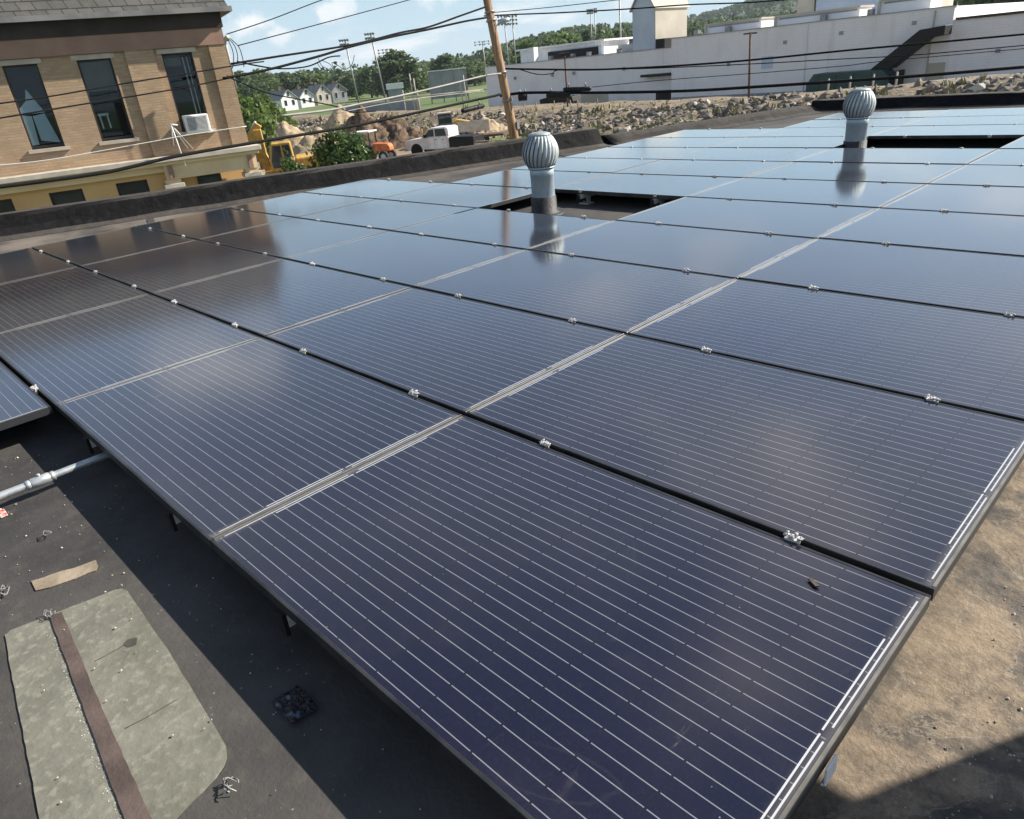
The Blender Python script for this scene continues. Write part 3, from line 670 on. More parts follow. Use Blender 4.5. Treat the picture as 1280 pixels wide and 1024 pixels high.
# ================================================================== turbine vents
def vent(loc, r, hr, hz_, top, label, near):
    x, y = loc; p = thing('roof_vent', label, 'roof vent', (x, y, 0), rnd.uniform(0, 1), 'turbine vents on the roof')
    z0 = top - hz_
    b = MB(); b.lathe([(r * 1.04, .0), (r, .1), (r * .985, z0 - .075), (r * 1.01, z0 - .073), (r * 1.01, z0 + .01)], 32); b.build('stack_pipe', M['galv'], p)
    b = MB(); b.lathe([(r * 1.9, .002), (r * 1.5, .01), (r * 1.12, .03), (r * 1.08, .17), (r * 1.05, .172)], 32); b.build('rubber_boot', M['sleeve'], p)
    b = MB(); b.lathe([(r * 1.02, z0 - .012), (r * 1.02, z0 - .008)], 32); b.build('collar_band', M['dark'], p)
    def R(u): return hr * (math.sin(math.pi * (.2 + .67 * u)) ** .55)
    b = MB(); b.lathe([(R(u / 10) * .8, z0 + hz_ * u / 10 * .96 + .004) for u in range(11)], 24); core = b.build('dark_core', M['steel'], p)
    b = MB(); b.lathe([(R(0) * .98, z0 - .006), (R(0) * .99, z0 + .008)], 32); b.build('lower_ring', M['galv'], p)
    nv = 24
    b = MB(); st = []
    for k in range(11):
        u = k / 10; rr = R(u); z = z0 + hz_ * (.03 + .93 * u)
        st.append([(math.cos(a + .35 * (u - .5)) * rr * s_, math.sin(a + .35 * (u - .5)) * rr * s_, z) for a, s_ in ((-.17, .9), (-.09, .965), (.0, 1.0), (.11, 1.0))])
    vv = [[b.b.verts.new(q) for q in row] for row in st]
    for k in range(10):
        for m in range(3): f = b.b.faces.new((vv[k][m], vv[k][m + 1], vv[k + 1][m + 1], vv[k + 1][m])); f.smooth = True
    v0 = b.build('vane', M['vane'], p); v0.modifiers.new('solid', 'SOLIDIFY').thickness = .0015
    for k in range(1, nv):
        c = v0.copy(); COL.objects.link(c); c.parent = p; c.rotation_euler = (0, 0, 2 * math.pi * k / nv)
    zt = z0 + hz_ * .955; rt = R(1.0)
    b = MB(); b.lathe([(rt * 1.05, zt - .004), (rt * .95, zt + .012), (rt * .6, zt + .024), (.012, zt + .03)], 28); b.build('top_cap', M['vane'], p)
vent((-2.9, 4.62), .112, .172, .30, .735, 'galvanised turbine roof vent in the nearer panel opening, left of centre', True)
vent((-1.545, 8.55), .117, .172, .30, .72, 'galvanised turbine roof vent standing farther back on the right', False)

# ================================================================== small things on the roof
b = MB(); pts = [at_z(-60, 632, .055), at_z(0, 612, .055), at_z(45, 598, .055), at_z(121, 568, .055)]
xs = -1.085
con = thing('conduit', 'grey steel conduit running across the roof under the panels, with a coupling', 'conduit', (xs, -.21, .055))
b.tube([(0, -1.4, 0), (0, -.5, 0), (0, 0, 0), (.004, 2.2, 0)], .0145, 14); b.build('pipe', M['conduit'], con)
b = MB(); b.tube([(0, -.034, 0), (0, -.03, 0), (0, .03, 0), (0, .034, 0)], [.017, .0205, .0205, .017], 14); b.tube([(0, -.05, 0), (0, -.034, 0)], .019, 6); b.tube([(0, .034, 0), (0, .05, 0)], .019, 6); b.tube([(0, 0, .02), (0, 0, .029)], .006, 6)
b.build('coupling', M['conduit'], con)
for yy in (-.55, .42):
    b = MB(); b.box(-.05, .05, yy - .04, yy + .04, -.053, -.016); b.build('support_block', M['sleeve'], con, bevel=.004)
M['scrap'] = mottled('white_plastic_scrap', (.2, .2, .195), (.36, .36, .34), 40, .5)
def scrap(px, py, label, size, loops, seed):
    c = at_z(px, py, .008); rn = random.Random(seed); b = MB()
    for k in range(loops):
        pts = []; a0 = rn.uniform(0, 6.28); r = size * rn.uniform(.4, 1); ox, oy = rn.uniform(-size, size) * .5, rn.uniform(-size, size) * .5
        for m in range(12):
            a = a0 + m / 11 * rn.uniform(3.5, 6); pts.append((ox + math.cos(a) * r, oy + math.sin(a) * r * .6, .004 + .012 * abs(math.sin(a * 1.5))))
        b.tube(pts, size * .06, 5)
    tag(b.build('plastic_scrap', M['scrap'], loc=(c.x, c.y, .004)), label, 'scrap')
scrap(293, 978, 'curled white plastic scrap on the roof by the patch corner', .022, 3, 1)
scrap(64, 769, 'crumpled white scrap at the upper end of the brown seam tape', .016, 6, 2)
scrap(58, 670, 'thin white scrap strip between the conduit and the tan sealant', .022, 2, 3)
scrap(9, 738, 'white scrap lying at the left edge beside the tan sealant', .024, 3, 4)
c = at_z(372, 880, .004)
t = T('clear_film'); t.bump(t.noise(45, 5, .6, d=1), .02); M['film'] = t.set(t.mix(t.rng(t.noise(40, 5), .54, .68), (.006, .007, .009), (.14, .17, .22)), .25)
b = MB(); prev = None
for i in range(13):
    row = [b.b.verts.new((c.x - .05 + i * .0085 + .006 * noise.noise(Vector((i * .7, k * .6, 5))), c.y - .04 + k * .0085, .006 + .016 * abs(noise.noise(Vector((i * .55, k * .55, 2)))))) for k in range(9)]
    if prev:
        for k in range(8): f = b.b.faces.new((prev[k], row[k], row[k + 1], prev[k + 1])); f.smooth = True
    prev = row
o = tag(b.build('plastic_sheet', M['film']), 'crumpled dark plastic sheet lying in the panel shadow on the roof', 'plastic sheet'); o.modifiers.new('solid', 'SOLIDIFY').thickness = .001
M['flag'] = mottled('red_white_tag', (.5, .03, .02), (.7, .65, .6), 60, .6)
c = at_z(3, 642, .01); b = MB(); b.box(-.03, .02, -.012, .012, 0, .012); b.box(-.05, -.03, -.006, .006, .002, .009); tag(b.build('strap_end', M['flag'], loc=(c.x, c.y, .002), bevel=.002), 'small red and white strap end at the left edge below the conduit', 'strap')
M['chip'] = mottled('wood_chip', (.05, .035, .025), (.11, .08, .06), 60, .8)
c = at_z(1017, 729, ZT); b = MB(); b.prism([(-.016, -.004), (.014, -.006), (.017, .003), (-.013, .005)], 0, .004, lambda u, v, h: (u, v, h)); o = tag(b.build('wood_chip', M['chip'], loc=(c.x, c.y, ZT + .0005)), 'small dark wood chip lying on the nearest solar panel', 'wood chip'); o.rotation_euler = (0, 0, -.5)
t = T('grit'); g = t.n('ShaderNodeNewGeometry').outputs['Random Per Island']; M['grit'] = t.set(t.mix(g, (.34, .28, .21), (.6, .52, .42)), .9)
b = LeafMesh(); rn = random.Random(8)
for _ in range(900):
    x = 1.72 + abs(rn.gauss(0, .35)); y = rn.uniform(-.2, 2.6); rock(b, (x, y, .0015), rn.choice((.001, .0013, .0016, .002, .0025, .0035)), rn)
for _ in range(220):
    x = rn.uniform(-1.6, 1.2); y = rn.uniform(-.75, -.05) if rn.random() < .8 else rn.uniform(-1.2, 0); rock(b, (x, y, .003 if not (-.3 < x < .95 and y < -.2) else .009), rn.choice((.0012, .0016, .002, .002, .003)), rn)
tag(b.build('roof_grit', M['grit']), kind='stuff')
# unseen stack added off to the right to cast the lower right shadow
M['brick'] = None

# ================================================================== brick building across the street
def brick_mat(name, c1, c2, mort, bw=.2, rh=.066, ms=.009, var=.7, rough=.9, axis='xz', bumpd=.012):
    t = T(name); X, Y, Z = t.xyz(); cv = t.n('ShaderNodeCombineXYZ'); t.l(t.math('ADD', X, Y), cv.inputs[0]); t.l(Z, cv.inputs[1])
    br = t.n('ShaderNodeTexBrick'); t.l(cv.outputs[0], br.inputs['Vector'])
    br.inputs['Scale'].default_value = 1; br.inputs['Brick Width'].default_value = bw; br.inputs['Row Height'].default_value = rh; br.inputs['Mortar Size'].default_value = ms; br.inputs['Bias'].default_value = 0
    br.inputs['Color1'].default_value = (*c1, 1); br.inputs['Color2'].default_value = (*c2, 1); br.inputs['Mortar'].default_value = (*mort, 1)
    c = t.mix(t.math('MULTIPLY', t.rng(t.noise(.9, 7, .65), .38, .68), var), br.outputs[0], tuple(v * .6 for v in c1)); c = t.mix(t.math('MULTIPLY', t.rng(t.noise(7, 4), .45, .7), .25), c, tuple(min(1, v * 1.35) for v in c2))
    t.bump(t.math('SUBTRACT', 1.0, br.outputs['Fac']), bumpd); return t.set(c, rough)
M['brick'] = brick_mat('tan_brick', (.5, .345, .215), (.38, .255, .155), (.4, .31, .22))
M['shingle'] = brick_mat('slate_shingle', (.1, .098, .09), (.145, .138, .125), (.03, .03, .03), .34, .2, .012, .4, .9, bumpd=.03)
M['frieze'] = mottled('brown_frieze', (.28, .17, .125), (.35, .22, .16), 1.2, .85)
M['soffit'] = mottled('dark_fascia', (.035, .026, .022), (.055, .042, .036), 1.5, .8)
M['limestone'] = mottled('limestone_trim', (.42, .37, .3), (.52, .47, .4), 3, .85)
M['cream'] = mottled('cream_paint', (.7, .52, .32), (.78, .6, .4), 1.2, .8)
M['ochre'] = mottled('ochre_paint', (.6, .36, .16), (.66, .42, .2), .8, .85)
M['wframe'] = mottled('dark_window_frame', (.02, .018, .017), (.035, .03, .028), 3, .5)
M['blind'] = mottled('tan_blind', (.2, .16, .12), (.25, .2, .15), 2, .8)
M['teal'] = mottled('pale_teal', (.72, .86, .88), (.86, .93, .95), 3, .7)  # tint of the reflection shapes in one window and bars in another
M['black_room'] = mottled('dark_room', (.01, .01, .011), (.016, .016, .017), 2, .9)
t = T('window_glass'); gl = t.n('ShaderNodeBsdfGlossy'); gl.inputs['Roughness'].default_value = .02; gl.inputs[0].default_value = (.9, .95, 1, 1)
tr = t.n('ShaderNodeBsdfTransparent'); tr.inputs[0].default_value = (.75, .8, .82, 1); fr = t.n('ShaderNodeFresnel'); fr.inputs[0].default_value = 1.52
ms = t.n('ShaderNodeMixShader'); t.l(t.math('MULTIPLY', fr.outputs[0], .55), ms.inputs[0]); t.l(tr.outputs[0], ms.inputs[1]); t.l(gl.outputs[0], ms.inputs[2]); t.l(ms.outputs[0], t.nt.nodes['Material Output'].inputs[0]); M['glass'] = t.m
K = PERP / 19.0
def fs(v): return v * K
def fz(v): return (v - 1.309) * K + 1.309
bb = thing('brick_building', 'tan brick building across the street with grey shingle mansard and ochre ground floor', 'building', P0, math.pi / 2 - A15)
def bbox(name, mat, s0, s1, y0, y1, z0, z1, bev=0, parent=None, raw=False):
    b = MB(); b.box(*( (s0, s1) if raw else (fs(s0), fs(s1)) ), y0, y1, *((z0, z1) if raw else (fz(z0), fz(z1)))); return b.build(name, mat, parent or bb, bevel=bev)
SL = -9.0
wins = [(-2.27, -1.64), (-.91, -.28), (.45, 1.11), (2.13, 2.775)]
wz0, wz1 = .655, 2.275; D1 = .07                 # recessed bay plane
b = MB()                                          # upper wall with real window openings
xs_ = [SL]
for a, e in wins: xs_ += [a, e]
xs_ += [3.52]
for k in range(0, len(xs_), 2): b.box(fs(xs_[k]), fs(xs_[k + 1]), D1, .5, fz(.2), fz(2.38))
for a, e in wins: b.box(fs(a), fs(e), D1, .5, fz(.2), fz(wz0)); b.box(fs(a), fs(e), D1, .5, fz(wz1), fz(2.38))
b.build('brick_wall', M['brick'], bb)
for a, e in ((1.4, 1.98), (3.15, 3.525)): bbox('pilaster', M['brick'], a, e, 0.0, D1 - .002, .2, 2.38)
bbox('frieze', M['frieze'], SL, 3.525, -.02, .5, 2.382, 2.72)
bbox('fascia', M['soffit'], SL, 3.56, -.06, .5, 2.722, 3.02)
b = MB()                                          # mansard roof leaning back, hipped at the street corner
e0 = fz(3.02); e1 = fz(4.4); xr = fs(3.76)
P = [(fs(SL), -.30, e0), (xr, -.30, e0), (xr, 6, e0), (fs(SL), 6, e0)]; Q = [(fs(SL), .35, e1), (xr - .55, .35, e1), (xr - .55, 6, e1), (fs(SL), 6, e1)]
vs = [b.b.verts.new(p) for p in P + Q]
for q in ((3, 2, 1, 0), (4, 5, 6, 7), (0, 1, 5, 4), (1, 2, 6, 5), (2, 3, 7, 6), (3, 0, 4, 7)): b.b.faces.new([vs[i] for i in q])
mans = b.build('mansard_roof', M['shingle'], bb)
b = MB(); b.box(fs(SL), xr + .03, -.35, -.3, e0 - .02, e0 + .1); b.box(xr, xr + .05, -.3, 5, e0 - .02, e0 + .1); b.build('gutter', M['tileroof'], bb)
bbox('side_wall', M['brick'], SL, 3.52, .502, 8, -5.0, 3.0)
for n_, (a, e) in enumerate(wins):
    wdw = bbox('window', M['wframe'], a, e, .2, .24, wz0, wz0 + .03)
    b = MB(); fw_ = .045
    X0, X1, Z0, Z1 = fs(a), fs(e), fz(wz0), fz(wz1)
    b.box(X0, X0 + fw_, .16, .24, Z0, Z1); b.box(X1 - fw_, X1, .16, .24, Z0, Z1); b.box(X0 + fw_, X1 - fw_, .16, .24, Z1 - fw_, Z1); b.box(X0 + fw_, X1 - fw_, .16, .24, Z0 + .03, Z0 + .03 + fw_)
    b.build('frame', M['wframe'], wdw)
    b = MB(); b.box(X0 + fw_, X1 - fw_, .205, .213, Z0 + .03 + fw_, Z1 - fw_); b.build('pane', M['glass'], wdw)
    b = MB(); b.box(X0, X1, .49, .5, Z0, Z1); b.build('dark_room', M['black_room'], wdw)
    if n_ in (0, 2): b = MB(); b.box(X0 + .05, X1 - .05, .24, .25, Z1 - (Z1 - Z0) * .38, Z1 - .05); b.build('blind', M['blind'], wdw)
    if n_ == 1:
        b = MB(); h = Z1 - Z0; wd = X1 - X0
        for (u0, u1, v0, v1) in ((.2, .75, .05, .42),):
            pass
        for poly in ([(.06, .05), (.26, .05), (.33, .4), (.06, .42)], [(.36, .1), (.9, .05), (.72, .42), (.36, .4)], [(.06, .43), (.75, .43), (.62, .55), (.42, .72), (.3, .58), (.06, .5)]):
            b.prism([(X0 + u * wd, Z0 + v * h) for u, v in poly], .222, .236, lambda u, v, hh: (u, hh, v))
        b.build('pane_reflection', M['teal'], wdw)  # reflection of pale sky and gables, cut as flat shapes behind the pane
    if n_ == 2:
        b = MB(); wd = X1 - X0; b.box(X0 + .12, X0 + .16, .3, .32, Z0 + .3, Z0 + .62); b.box(X0 + .3, X0 + .34, .3, .32, Z0 + .3, Z0 + .66); b.box(X0 + .1, X0 + .36, .3, .32, Z0 + .62, Z0 + .68); b.build('pale_bars', M['teal'], wdw)  # three thin pale bars behind the lower half of the pane
    if n_ == 3:
        b = MB(); wd = X1 - X0; b.box(X0 + wd * .66, X0 + wd * .7, .27, .29, Z0 + .3, Z1 - .1); b.box(X0 + wd * .8, X0 + wd * .83, .27, .29, Z0 + .3, Z1 - .1); b.build('inner_sash', M['white'], wdw)
        b = MB(); b.box(X0 + .06, X0 + wd * .6, .27, .28, Z1 - .3, Z1 - .1); b.build('blind', M['blind'], wdw)
    bbox('lintel', M['limestone'], a - .09, e + .09, D1 - .03, .15, wz1 + .002, wz1 + .095)
    bbox('sill', M['limestone'], a - .07, e + .08, D1 - .06, .2, wz0 - .07, wz0 - .002)
# cornice and ground floor
bbox('cornice_cap', M['limestone'], SL, 3.72, -.42, .06, .09, .2, .012)
bbox('cornice_mould', M['cream'], SL, 3.66, -.33, .06, .02, .088)
bbox('entablature', M['cream'], SL, 1.5, -.12, .2, -.13, .018)
bbox('porch_beam', M['cream'], 1.5, 3.58, -.22, .2, -.31, .018)
gw = [(-3.3, -2.62), (-1.97, -1.6), (-.9, -.24), (.44, 1.1)]
b = MB(); xs_ = [SL]
for a, e in gw: xs_ += [a, e]
xs_ += [1.5]
for k in range(0, len(xs_), 2): b.box(fs(xs_[k]), fs(xs_[k + 1]), .06, .4, G, fz(-.132))
for a, e in gw: b.box(fs(a), fs(e), .06, .4, fz(-.24), fz(-.132)); b.box(fs(a), fs(e), .06, .4, G, fz(-1.1))
b.build('ground_floor_wall', M['ochre'], bb)
for a, e in gw:
    wdw = bbox('shop_window', M['wframe'], a, e, .14, .2, -.28, -.242); b = MB(); X0, X1, Z0, Z1 = fs(a), fs(e), fz(-1.1), fz(-.28)
    b.box(X0, X0 + .05, .14, .2, Z0, Z1); b.box(X1 - .05, X1, .14, .2, Z0, Z1); b.box(X0 + .05, X1 - .05, .14, .2, Z0, Z0 + .05); b.build('frame', M['wframe'], wdw)
    b = MB(); b.box(X0 + .05, X1 - .05, .17, .178, Z0 + .05, Z1); b.build('pane', M['glass'], wdw)
    b = MB(); b.box(X0, X1, .385, .398, Z0, Z1); b.build('dark_room', M['black_room'], wdw)
    b = MB(); b.box(X0 + .05, X1 - .05, .25, .26, Z0 + .3, Z1); b.build('blind', M['blind'], wdw)
bbox('porch_wall', M['ochre'], 1.5, 3.55, .5 - .1, .5, -4.0, -.312)
wdw = bbox('porch_window', M['wframe'], 2.2, 2.75, .34, .398, -.9, -.36); b = MB(); b.box(fs(2.24), fs(2.71), .325, .338, fz(-.88), fz(-.4)); b.build('pane', M['glassdark'], wdw)
for a, e in ((1.44, 1.82), (3.25, 3.6)):
    pr = bbox('porch_pier', M['limestone'], a + .05, e - .05, -.16, .2, -4.0, -.5)
    bbox('capital', M['limestone'], a - .03, e + .03, -.26, .22, -.5, -.4, .01, pr); bbox('capital_neck', M['cream'], a + .02, e - .02, -.2, .2, -.398, -.312, 0, pr)
    bbox('bracket', M['frieze'], (a + e) / 2 - .05, (a + e) / 2 + .05, -.3, -.225, -.3, -.02, 0, pr)
# air conditioner
aco = thing('air_conditioner', 'beige window air conditioner in the rightmost upper window of the brick building', 'air conditioner', P0, math.pi / 2 - A15)
b = MB(); X0, X1, Z0, Z1 = fs(2.215), fs(2.735), fz(.625), fz(.995); b.box(X0, X1, -.22, .3, Z0, Z1); b.build('case', M['white'], aco, bevel=.02)
b = MB(); b.box(X0 + .06, X1 - .06, -.226, -.222, Z0 + .05, Z1 - .05); gr = b.build('grille', M['dark'], aco)
b = MB()
for k in range(12): z = Z0 + .06 + (Z1 - Z0 - .12) * k / 11; b.box(X0 + .05, X1 - .05, -.238, -.227, z - .008, z + .006)
b.build('louvres', M['white'], aco)
b = MB(); b.box(X0 - .05, X1 + .05, -.1, .06, Z0 - .05, Z0 - .004); b.build('shelf', M['white'], aco)
# white wire bracket and service cable on the facade
br = thing('cable_bracket', 'white three legged wire bracket on the cornice of the brick building', 'bracket', P0, math.pi / 2 - A15)
b = MB(); top = (fs(1.9), -.32, fz(.84))
for q in ((1.96, -.38, -.05), (2.26, .05, .28), (2.15, .05, .3), (1.86, .06, .33)): b.tube([top, (fs(q[0]), q[1], fz(q[2]))], .016, 6)
b.build('legs', M['white'], br)
b = MB(); b.tube([(top[0] - .05, top[1], top[2] + .02), (top[0] + .16, top[1], top[2] - .02)], .022, 6); b.build('top_arm', M['white'], br)

# ------------------------------------------------------------------ utility pole and wires
POLE = at_far(645, 182, 26.0)
t = T('pole_wood'); f = t.noise(3, 6, .6, sc=(6, 6, .5)); M['pole'] = t.set(t.mix(t.rng(f, .35, .65), (.19, .1, .05), (.36, .23, .13)), .85); t.bump(f, .02)
ptop = at_far(603, -30, 26.0); axis = (ptop - POLE).normalized()
pbase = POLE - axis * ((POLE.z - G) / axis.z)
up = thing('utility_pole', 'brown wooden utility pole leaning left behind the parapet', 'utility pole', pbase)
b = MB(); b.tube([(0, 0, 0), (POLE - pbase), (ptop - pbase) + axis * 1.0], [.17, .155, .125], 14); b.build('shaft', M['pole'], up)
def pol(py):                                    # point on the pole seen at height py
    k = (182 - py) / 212.0; return POLE.lerp(ptop, k)
for py, r in ((122, .19), (86, .18), (22, .17), (12, .17)):
    q = pol(py) - pbase; b = MB(); b.tube([q - axis * .03, q + axis * .03], r, 12); b.build('band', M['steel'], up)
lens_dir = (Vector((CAM_R[0][0], CAM_R[1][0], 0))).normalized()
sl = thing('street_lamp', 'grey street lamp on a short arm fixed to the utility pole', 'street lamp', pol(40))
b = MB(); o0 = Vector((0, 0, 0)); q = at_far(624, 28, 25.6) - pol(40); b.tube([o0, q * .45 + Vector((0, 0, .1)), q], .022, 8); b.build('arm', M['conduit'], sl)
b = MB(); e = lens_dir * .34; b.tube([q - lens_dir * .04, q + e * .35 + Vector((0, 0, .03)), q + e + Vector((0, 0, .05))], [.05, .09, .05], 10); b.build('lamp_head', M['galv'], sl)
b = MB(); b.box(-.22, .22, -.05, .05, -.2, .2); o = b.build('meter_box', M['steel'], up, loc=pol(155) - pbase + lens_dir * .16)
o.scale = (.35, 1, .6)
def plan_line(a, bpt):
    ax, ay, bx, by = a[0], a[1], bpt[0], bpt[1]
    def D(px, py):
        d = ray(px, py); h = math.hypot(d.x, d.y); dx, dy = d.x / h, d.y / h
        ex, ey = bx - ax, by - ay; den = dx * (-ey) - dy * (-ex)
        rx, ry = ax - CAM_C.x, ay - CAM_C.y
        return (rx * (-ey) - ry * (-ex)) / den
    return D
pA = (POLE.x, POLE.y)
d0 = ray(0, 149); h0 = math.hypot(d0.x, d0.y); pL = (CAM_C.x + d0.x / h0 * 17.0, CAM_C.y + d0.y / h0 * 17.0)
d1 = ray(1280, 19); h1 = math.hypot(d1.x, d1.y); pR = (CAM_C.x + d1.x / h1 * 27.0, CAM_C.y + d1.y / h1 * 27.0)
DL, DR = plan_line(pA, pL), plan_line(pA, pR)
fc = fl(-20, .35), fl(20, .35)
DF = plan_line((fc[0].x, fc[0].y), (fc[1].x, fc[1].y))
def wire(label, pts, D, r, mat='cable', name='overhead_wire', group='overhead wires'):
    P = [at_far(x, y, D(x, y) if callable(D) else D) for x, y in pts]; P = smooth_poly(P)
    b = MB(); o = P[0].copy(); b.tube([p - o for p in P], r, 6)
    return tag(b.build(name, M[mat], loc=o), label, 'wire', group)
wire('thin overhead wire rising steeply across the upper left sky', [(283, 43), (340, 24), (397, 2), (470, -24)], DL, .012)
wire('thin overhead wire below the steepest one in the left sky', [(298, 57), (400, 30), (511, 0), (570, -18)], DL, .012)
wire('upper of the twin heavy wires left of the utility pole', [(289, 80), (345, 71), (440, 56), (500, 41), (535, 34), (575, 20), (609, 8)], DL, .028)
wire('lower of the twin heavy wires, with dangling loops', [(279, 98), (312, 92), (344, 85), (400, 70), (440, 58), (490, 46), (535, 37), (580, 27), (609, 22)], DL, .032)
wire('dark drop wire looping below the twin heavy wires', [(297, 77), (320, 82), (350, 86), (385, 83), (410, 72), (425, 70)], DL, .018)
wire('hanging wire tail curl left of the stadium light poles', [(398, 73), (402, 82), (412, 88), (402, 86), (396, 78)], DL, .008)
wire('hanging wire tail in a deep loop near the stadium light poles', [(403, 76), (412, 80), (418, 88), (415, 78), (424, 83), (430, 87), (437, 84), (441, 78), (443, 69)], DL, .008)
wire('dark sagging wire over the white houses', [(284, 95), (296, 101), (330, 115), (372, 124), (415, 132), (440, 140), (470, 139)], DL, .016)
wire('pale grey cable in front of the ball field', [(350, 145), (410, 138), (450, 130), (500, 120), (560, 106), (605, 95), (626, 92)], DL, .03, 'greycable')
wire('thin pale wire below the pale grey cable', [(420, 142), (480, 130), (540, 121), (605, 114)], DL, .012, 'greycable')
wire('thick low cable from the cornice to the utility pole', [(-20, 236), (60, 226), (140, 214), (222, 195), (320, 178), (380, 168), (445, 157), (530, 139), (609, 122), (625, 118)], DL, .04)
wire('upper of two wires crossing the brick facade', [(-20, 132), (60, 121), (158, 104), (240, 91), (300, 81), (330, 77)], DL, .016)
wire('lower of two wires crossing the brick facade', [(-20, 151), (100, 131), (222, 111), (290, 97), (330, 88)], DL, .016)
wire('thin white cable strung along the brick facade below the windows', [(-20, 208), (60, 200), (180, 179), (240, 168), (308, 158)], DF, .011, 'white')
wire('thin wire leaving the pole top to the upper right', [(614, 16), (690, 9), (772, 0), (850, -8)], DR, .012)
wire('heavy wire running right from the pole past the tower', [(605, 20), (648, 18), (700, 16), (791, 11), (860, 6), (940, 3), (1010, -3)], DR, .022)
wire('upper cable across the white building', [(630, 86), (690, 87), (750, 87), (850, 82), (940, 75), (1060, 63), (1160, 54), (1290, 42)], DR, .032)
wire('thinner cable just below the upper cable across the white building', [(650, 87), (672, 93), (690, 92), (705, 87), (800, 86), (940, 80), (1030, 75), (1126, 70), (1200, 64), (1290, 56)], DR, .016)
wire('lowest thin wire crossing the white building from the splice', [(740, 109), (820, 101), (940, 92), (1050, 83), (1075, 80), (1110, 76), (1200, 68), (1290, 60)], DR, .012)
wire('thickest black cable low across the white building', [(625, 120), (660, 116), (740, 116), (850, 114), (940, 109), (1060, 101), (1160, 94), (1290, 83)], DR, .05)
def splice(label, a, e, r, D):
    P = at_far(*a, D(*a)); Q = at_far(*e, D(*e)); b = MB(); v = Q - P; b.tube([Vector(), v * .06, v * .94, v], [r * .5, r, r, r * .5], 10)
    k = thing('splice_case', label, 'splice case', P, 0, 'splice cases on the cables'); b.build('case', M['dark'], k)
    b = MB(); b.tube([v * .2 + Vector((0, 0, r)), v * .2 + Vector((0, 0, r + .12))], .02, 6); b.tube([v * .8 + Vector((0, 0, r)), v * .8 + Vector((0, 0, r + .12))], .02, 6); b.build('hanger', M['steel'], k)
splice('small black splice case hung just right of the utility pole', (648, 122), (659, 121), .12, DR)
splice('larger black splice case in the middle of the group', (683, 120), (713, 118), .11, DR)
splice('long black splice case above the thick cable', (704, 112), (739, 111), .07, DR)
splice('black sleeve on the low cable left of the utility pole', (577, 139), (605, 132), .075, DL)
# service head on the corner of the brick building
q = at_far(281, 50, DF(281, 50) - .2)
sh = thing('service_head', 'grey service head with drooping black wires at the brick building corner', 'service head', q)
b = MB(); b.tube([(0, 0, -1.2), (0, 0, 0)], .03, 8); b.tube([(0, 0, 0), (lens_dir * .12 + Vector((0, 0, .06)))], [.05, .09], 8); b.build('head', M['limestone'], sh)
for k, P in enumerate(([(285, 48), (293, 57), (297, 70), (296, 80)], [(285, 50), (291, 64), (292, 78), (290, 86)], [(286, 47), (298, 58), (303, 72), (305, 84)])):
    W = smooth_poly([at_far(x, y, DF(281, 50) - .3 - .2 * k) - q for x, y in P]); b = MB(); b.tube(W, .011, 5); b.build('drip_loop', M['cable'], sh)

# ================================================================== white industrial building
Y0 = 72.0
ind = thing('industrial_building', 'long pale grey flat roofed factory with a square tower behind the embankment', 'building', (-45.5, Y0, -4.5))
ox = Vector((-45.5, Y0, -4.5))
def ibox(name, mat, x0, x1, y0, y1, z0, z1, parent=None, bev=0):
    b = MB(); b.box(x0 - ox.x, x1 - ox.x, y0 - ox.y, y1 - ox.y, z0 - ox.z, z1 - ox.z); return b.build(name, M[mat] if isinstance(mat, str) else mat, parent or ind, bevel=bev)
t = T('factory_wall'); X, Yy, Z = t.xyz(); ab2 = lambda v: t.math('ABSOLUTE', v); f = t.noise(.35, 6); blk = t.n('ShaderNodeTexBrick'); cv = t.n('ShaderNodeCombineXYZ'); t.l(t.math('ADD', X, Yy), cv.inputs[0]); t.l(Z, cv.inputs[1]); t.l(cv.outputs[0], blk.inputs['Vector'])
blk.inputs['Scale'].default_value = 1; blk.inputs['Brick Width'].default_value = .45; blk.inputs['Row Height'].default_value = .22; blk.inputs['Mortar Size'].default_value = .012
blk.inputs['Color1'].default_value = (.82, .79, .775, 1); blk.inputs['Color2'].default_value = (.8, .77, .755, 1); blk.inputs['Mortar'].default_value = (.7, .68, .68, 1)
c = t.mix(t.math('MULTIPLY', t.rng(f, .45, .7), .5), blk.outputs[0], (.66, .63, .61)); st_ = t.rng(t.noise(.8, 5, .6, sc=(2, 2, .12)), .55, .75); pj_ = t.rng(t.math('MULTIPLY', ab2(t.math('SUBTRACT', t.math('FRACT', t.math('DIVIDE', X, 3.1)), .5)), 3.1), .04, .02); c = t.mix(t.math('MULTIPLY', pj_, .1), c, (.5, .48, .46)); low_ = t.math('MULTIPLY', t.rng(t.noise(.5, 6, .65), .42, .7), t.rng(Z, 2.8, .6)); c = t.mix(t.math('MULTIPLY', low_, .45), c, (.5, .46, .42)); c = t.mix(t.math('MULTIPLY', st_, .35), c, (.56, .52, .48)); M['fwall'] = t.set(c, .9)
ibox('left_wing', 'fwall', -75.5, -45.6, Y0, Y0 + 26, -4.5, 1.62)
ibox('right_wing', 'fwall', -45.6, -18.9, Y0 - .8, Y0 + 30, -4.5, 2.46)
ibox('end_wing', 'fwall', -18.9, 26, Y0 - .4, Y0 + 30, -4.5, 1.42)
ibox('wall_coping', 'greybox', -45.7, -18.8, Y0 - .9, Y0 - .3, 2.462, 2.52)
ibox('wall_coping', 'greybox', -75.6, -45.7, Y0 - .1, Y0 + .4, 1.622, 1.67)
ibox('wall_coping', 'soffit', -18.8, 26.1, Y0 - .55, Y0 + .2, 1.422, 1.62)
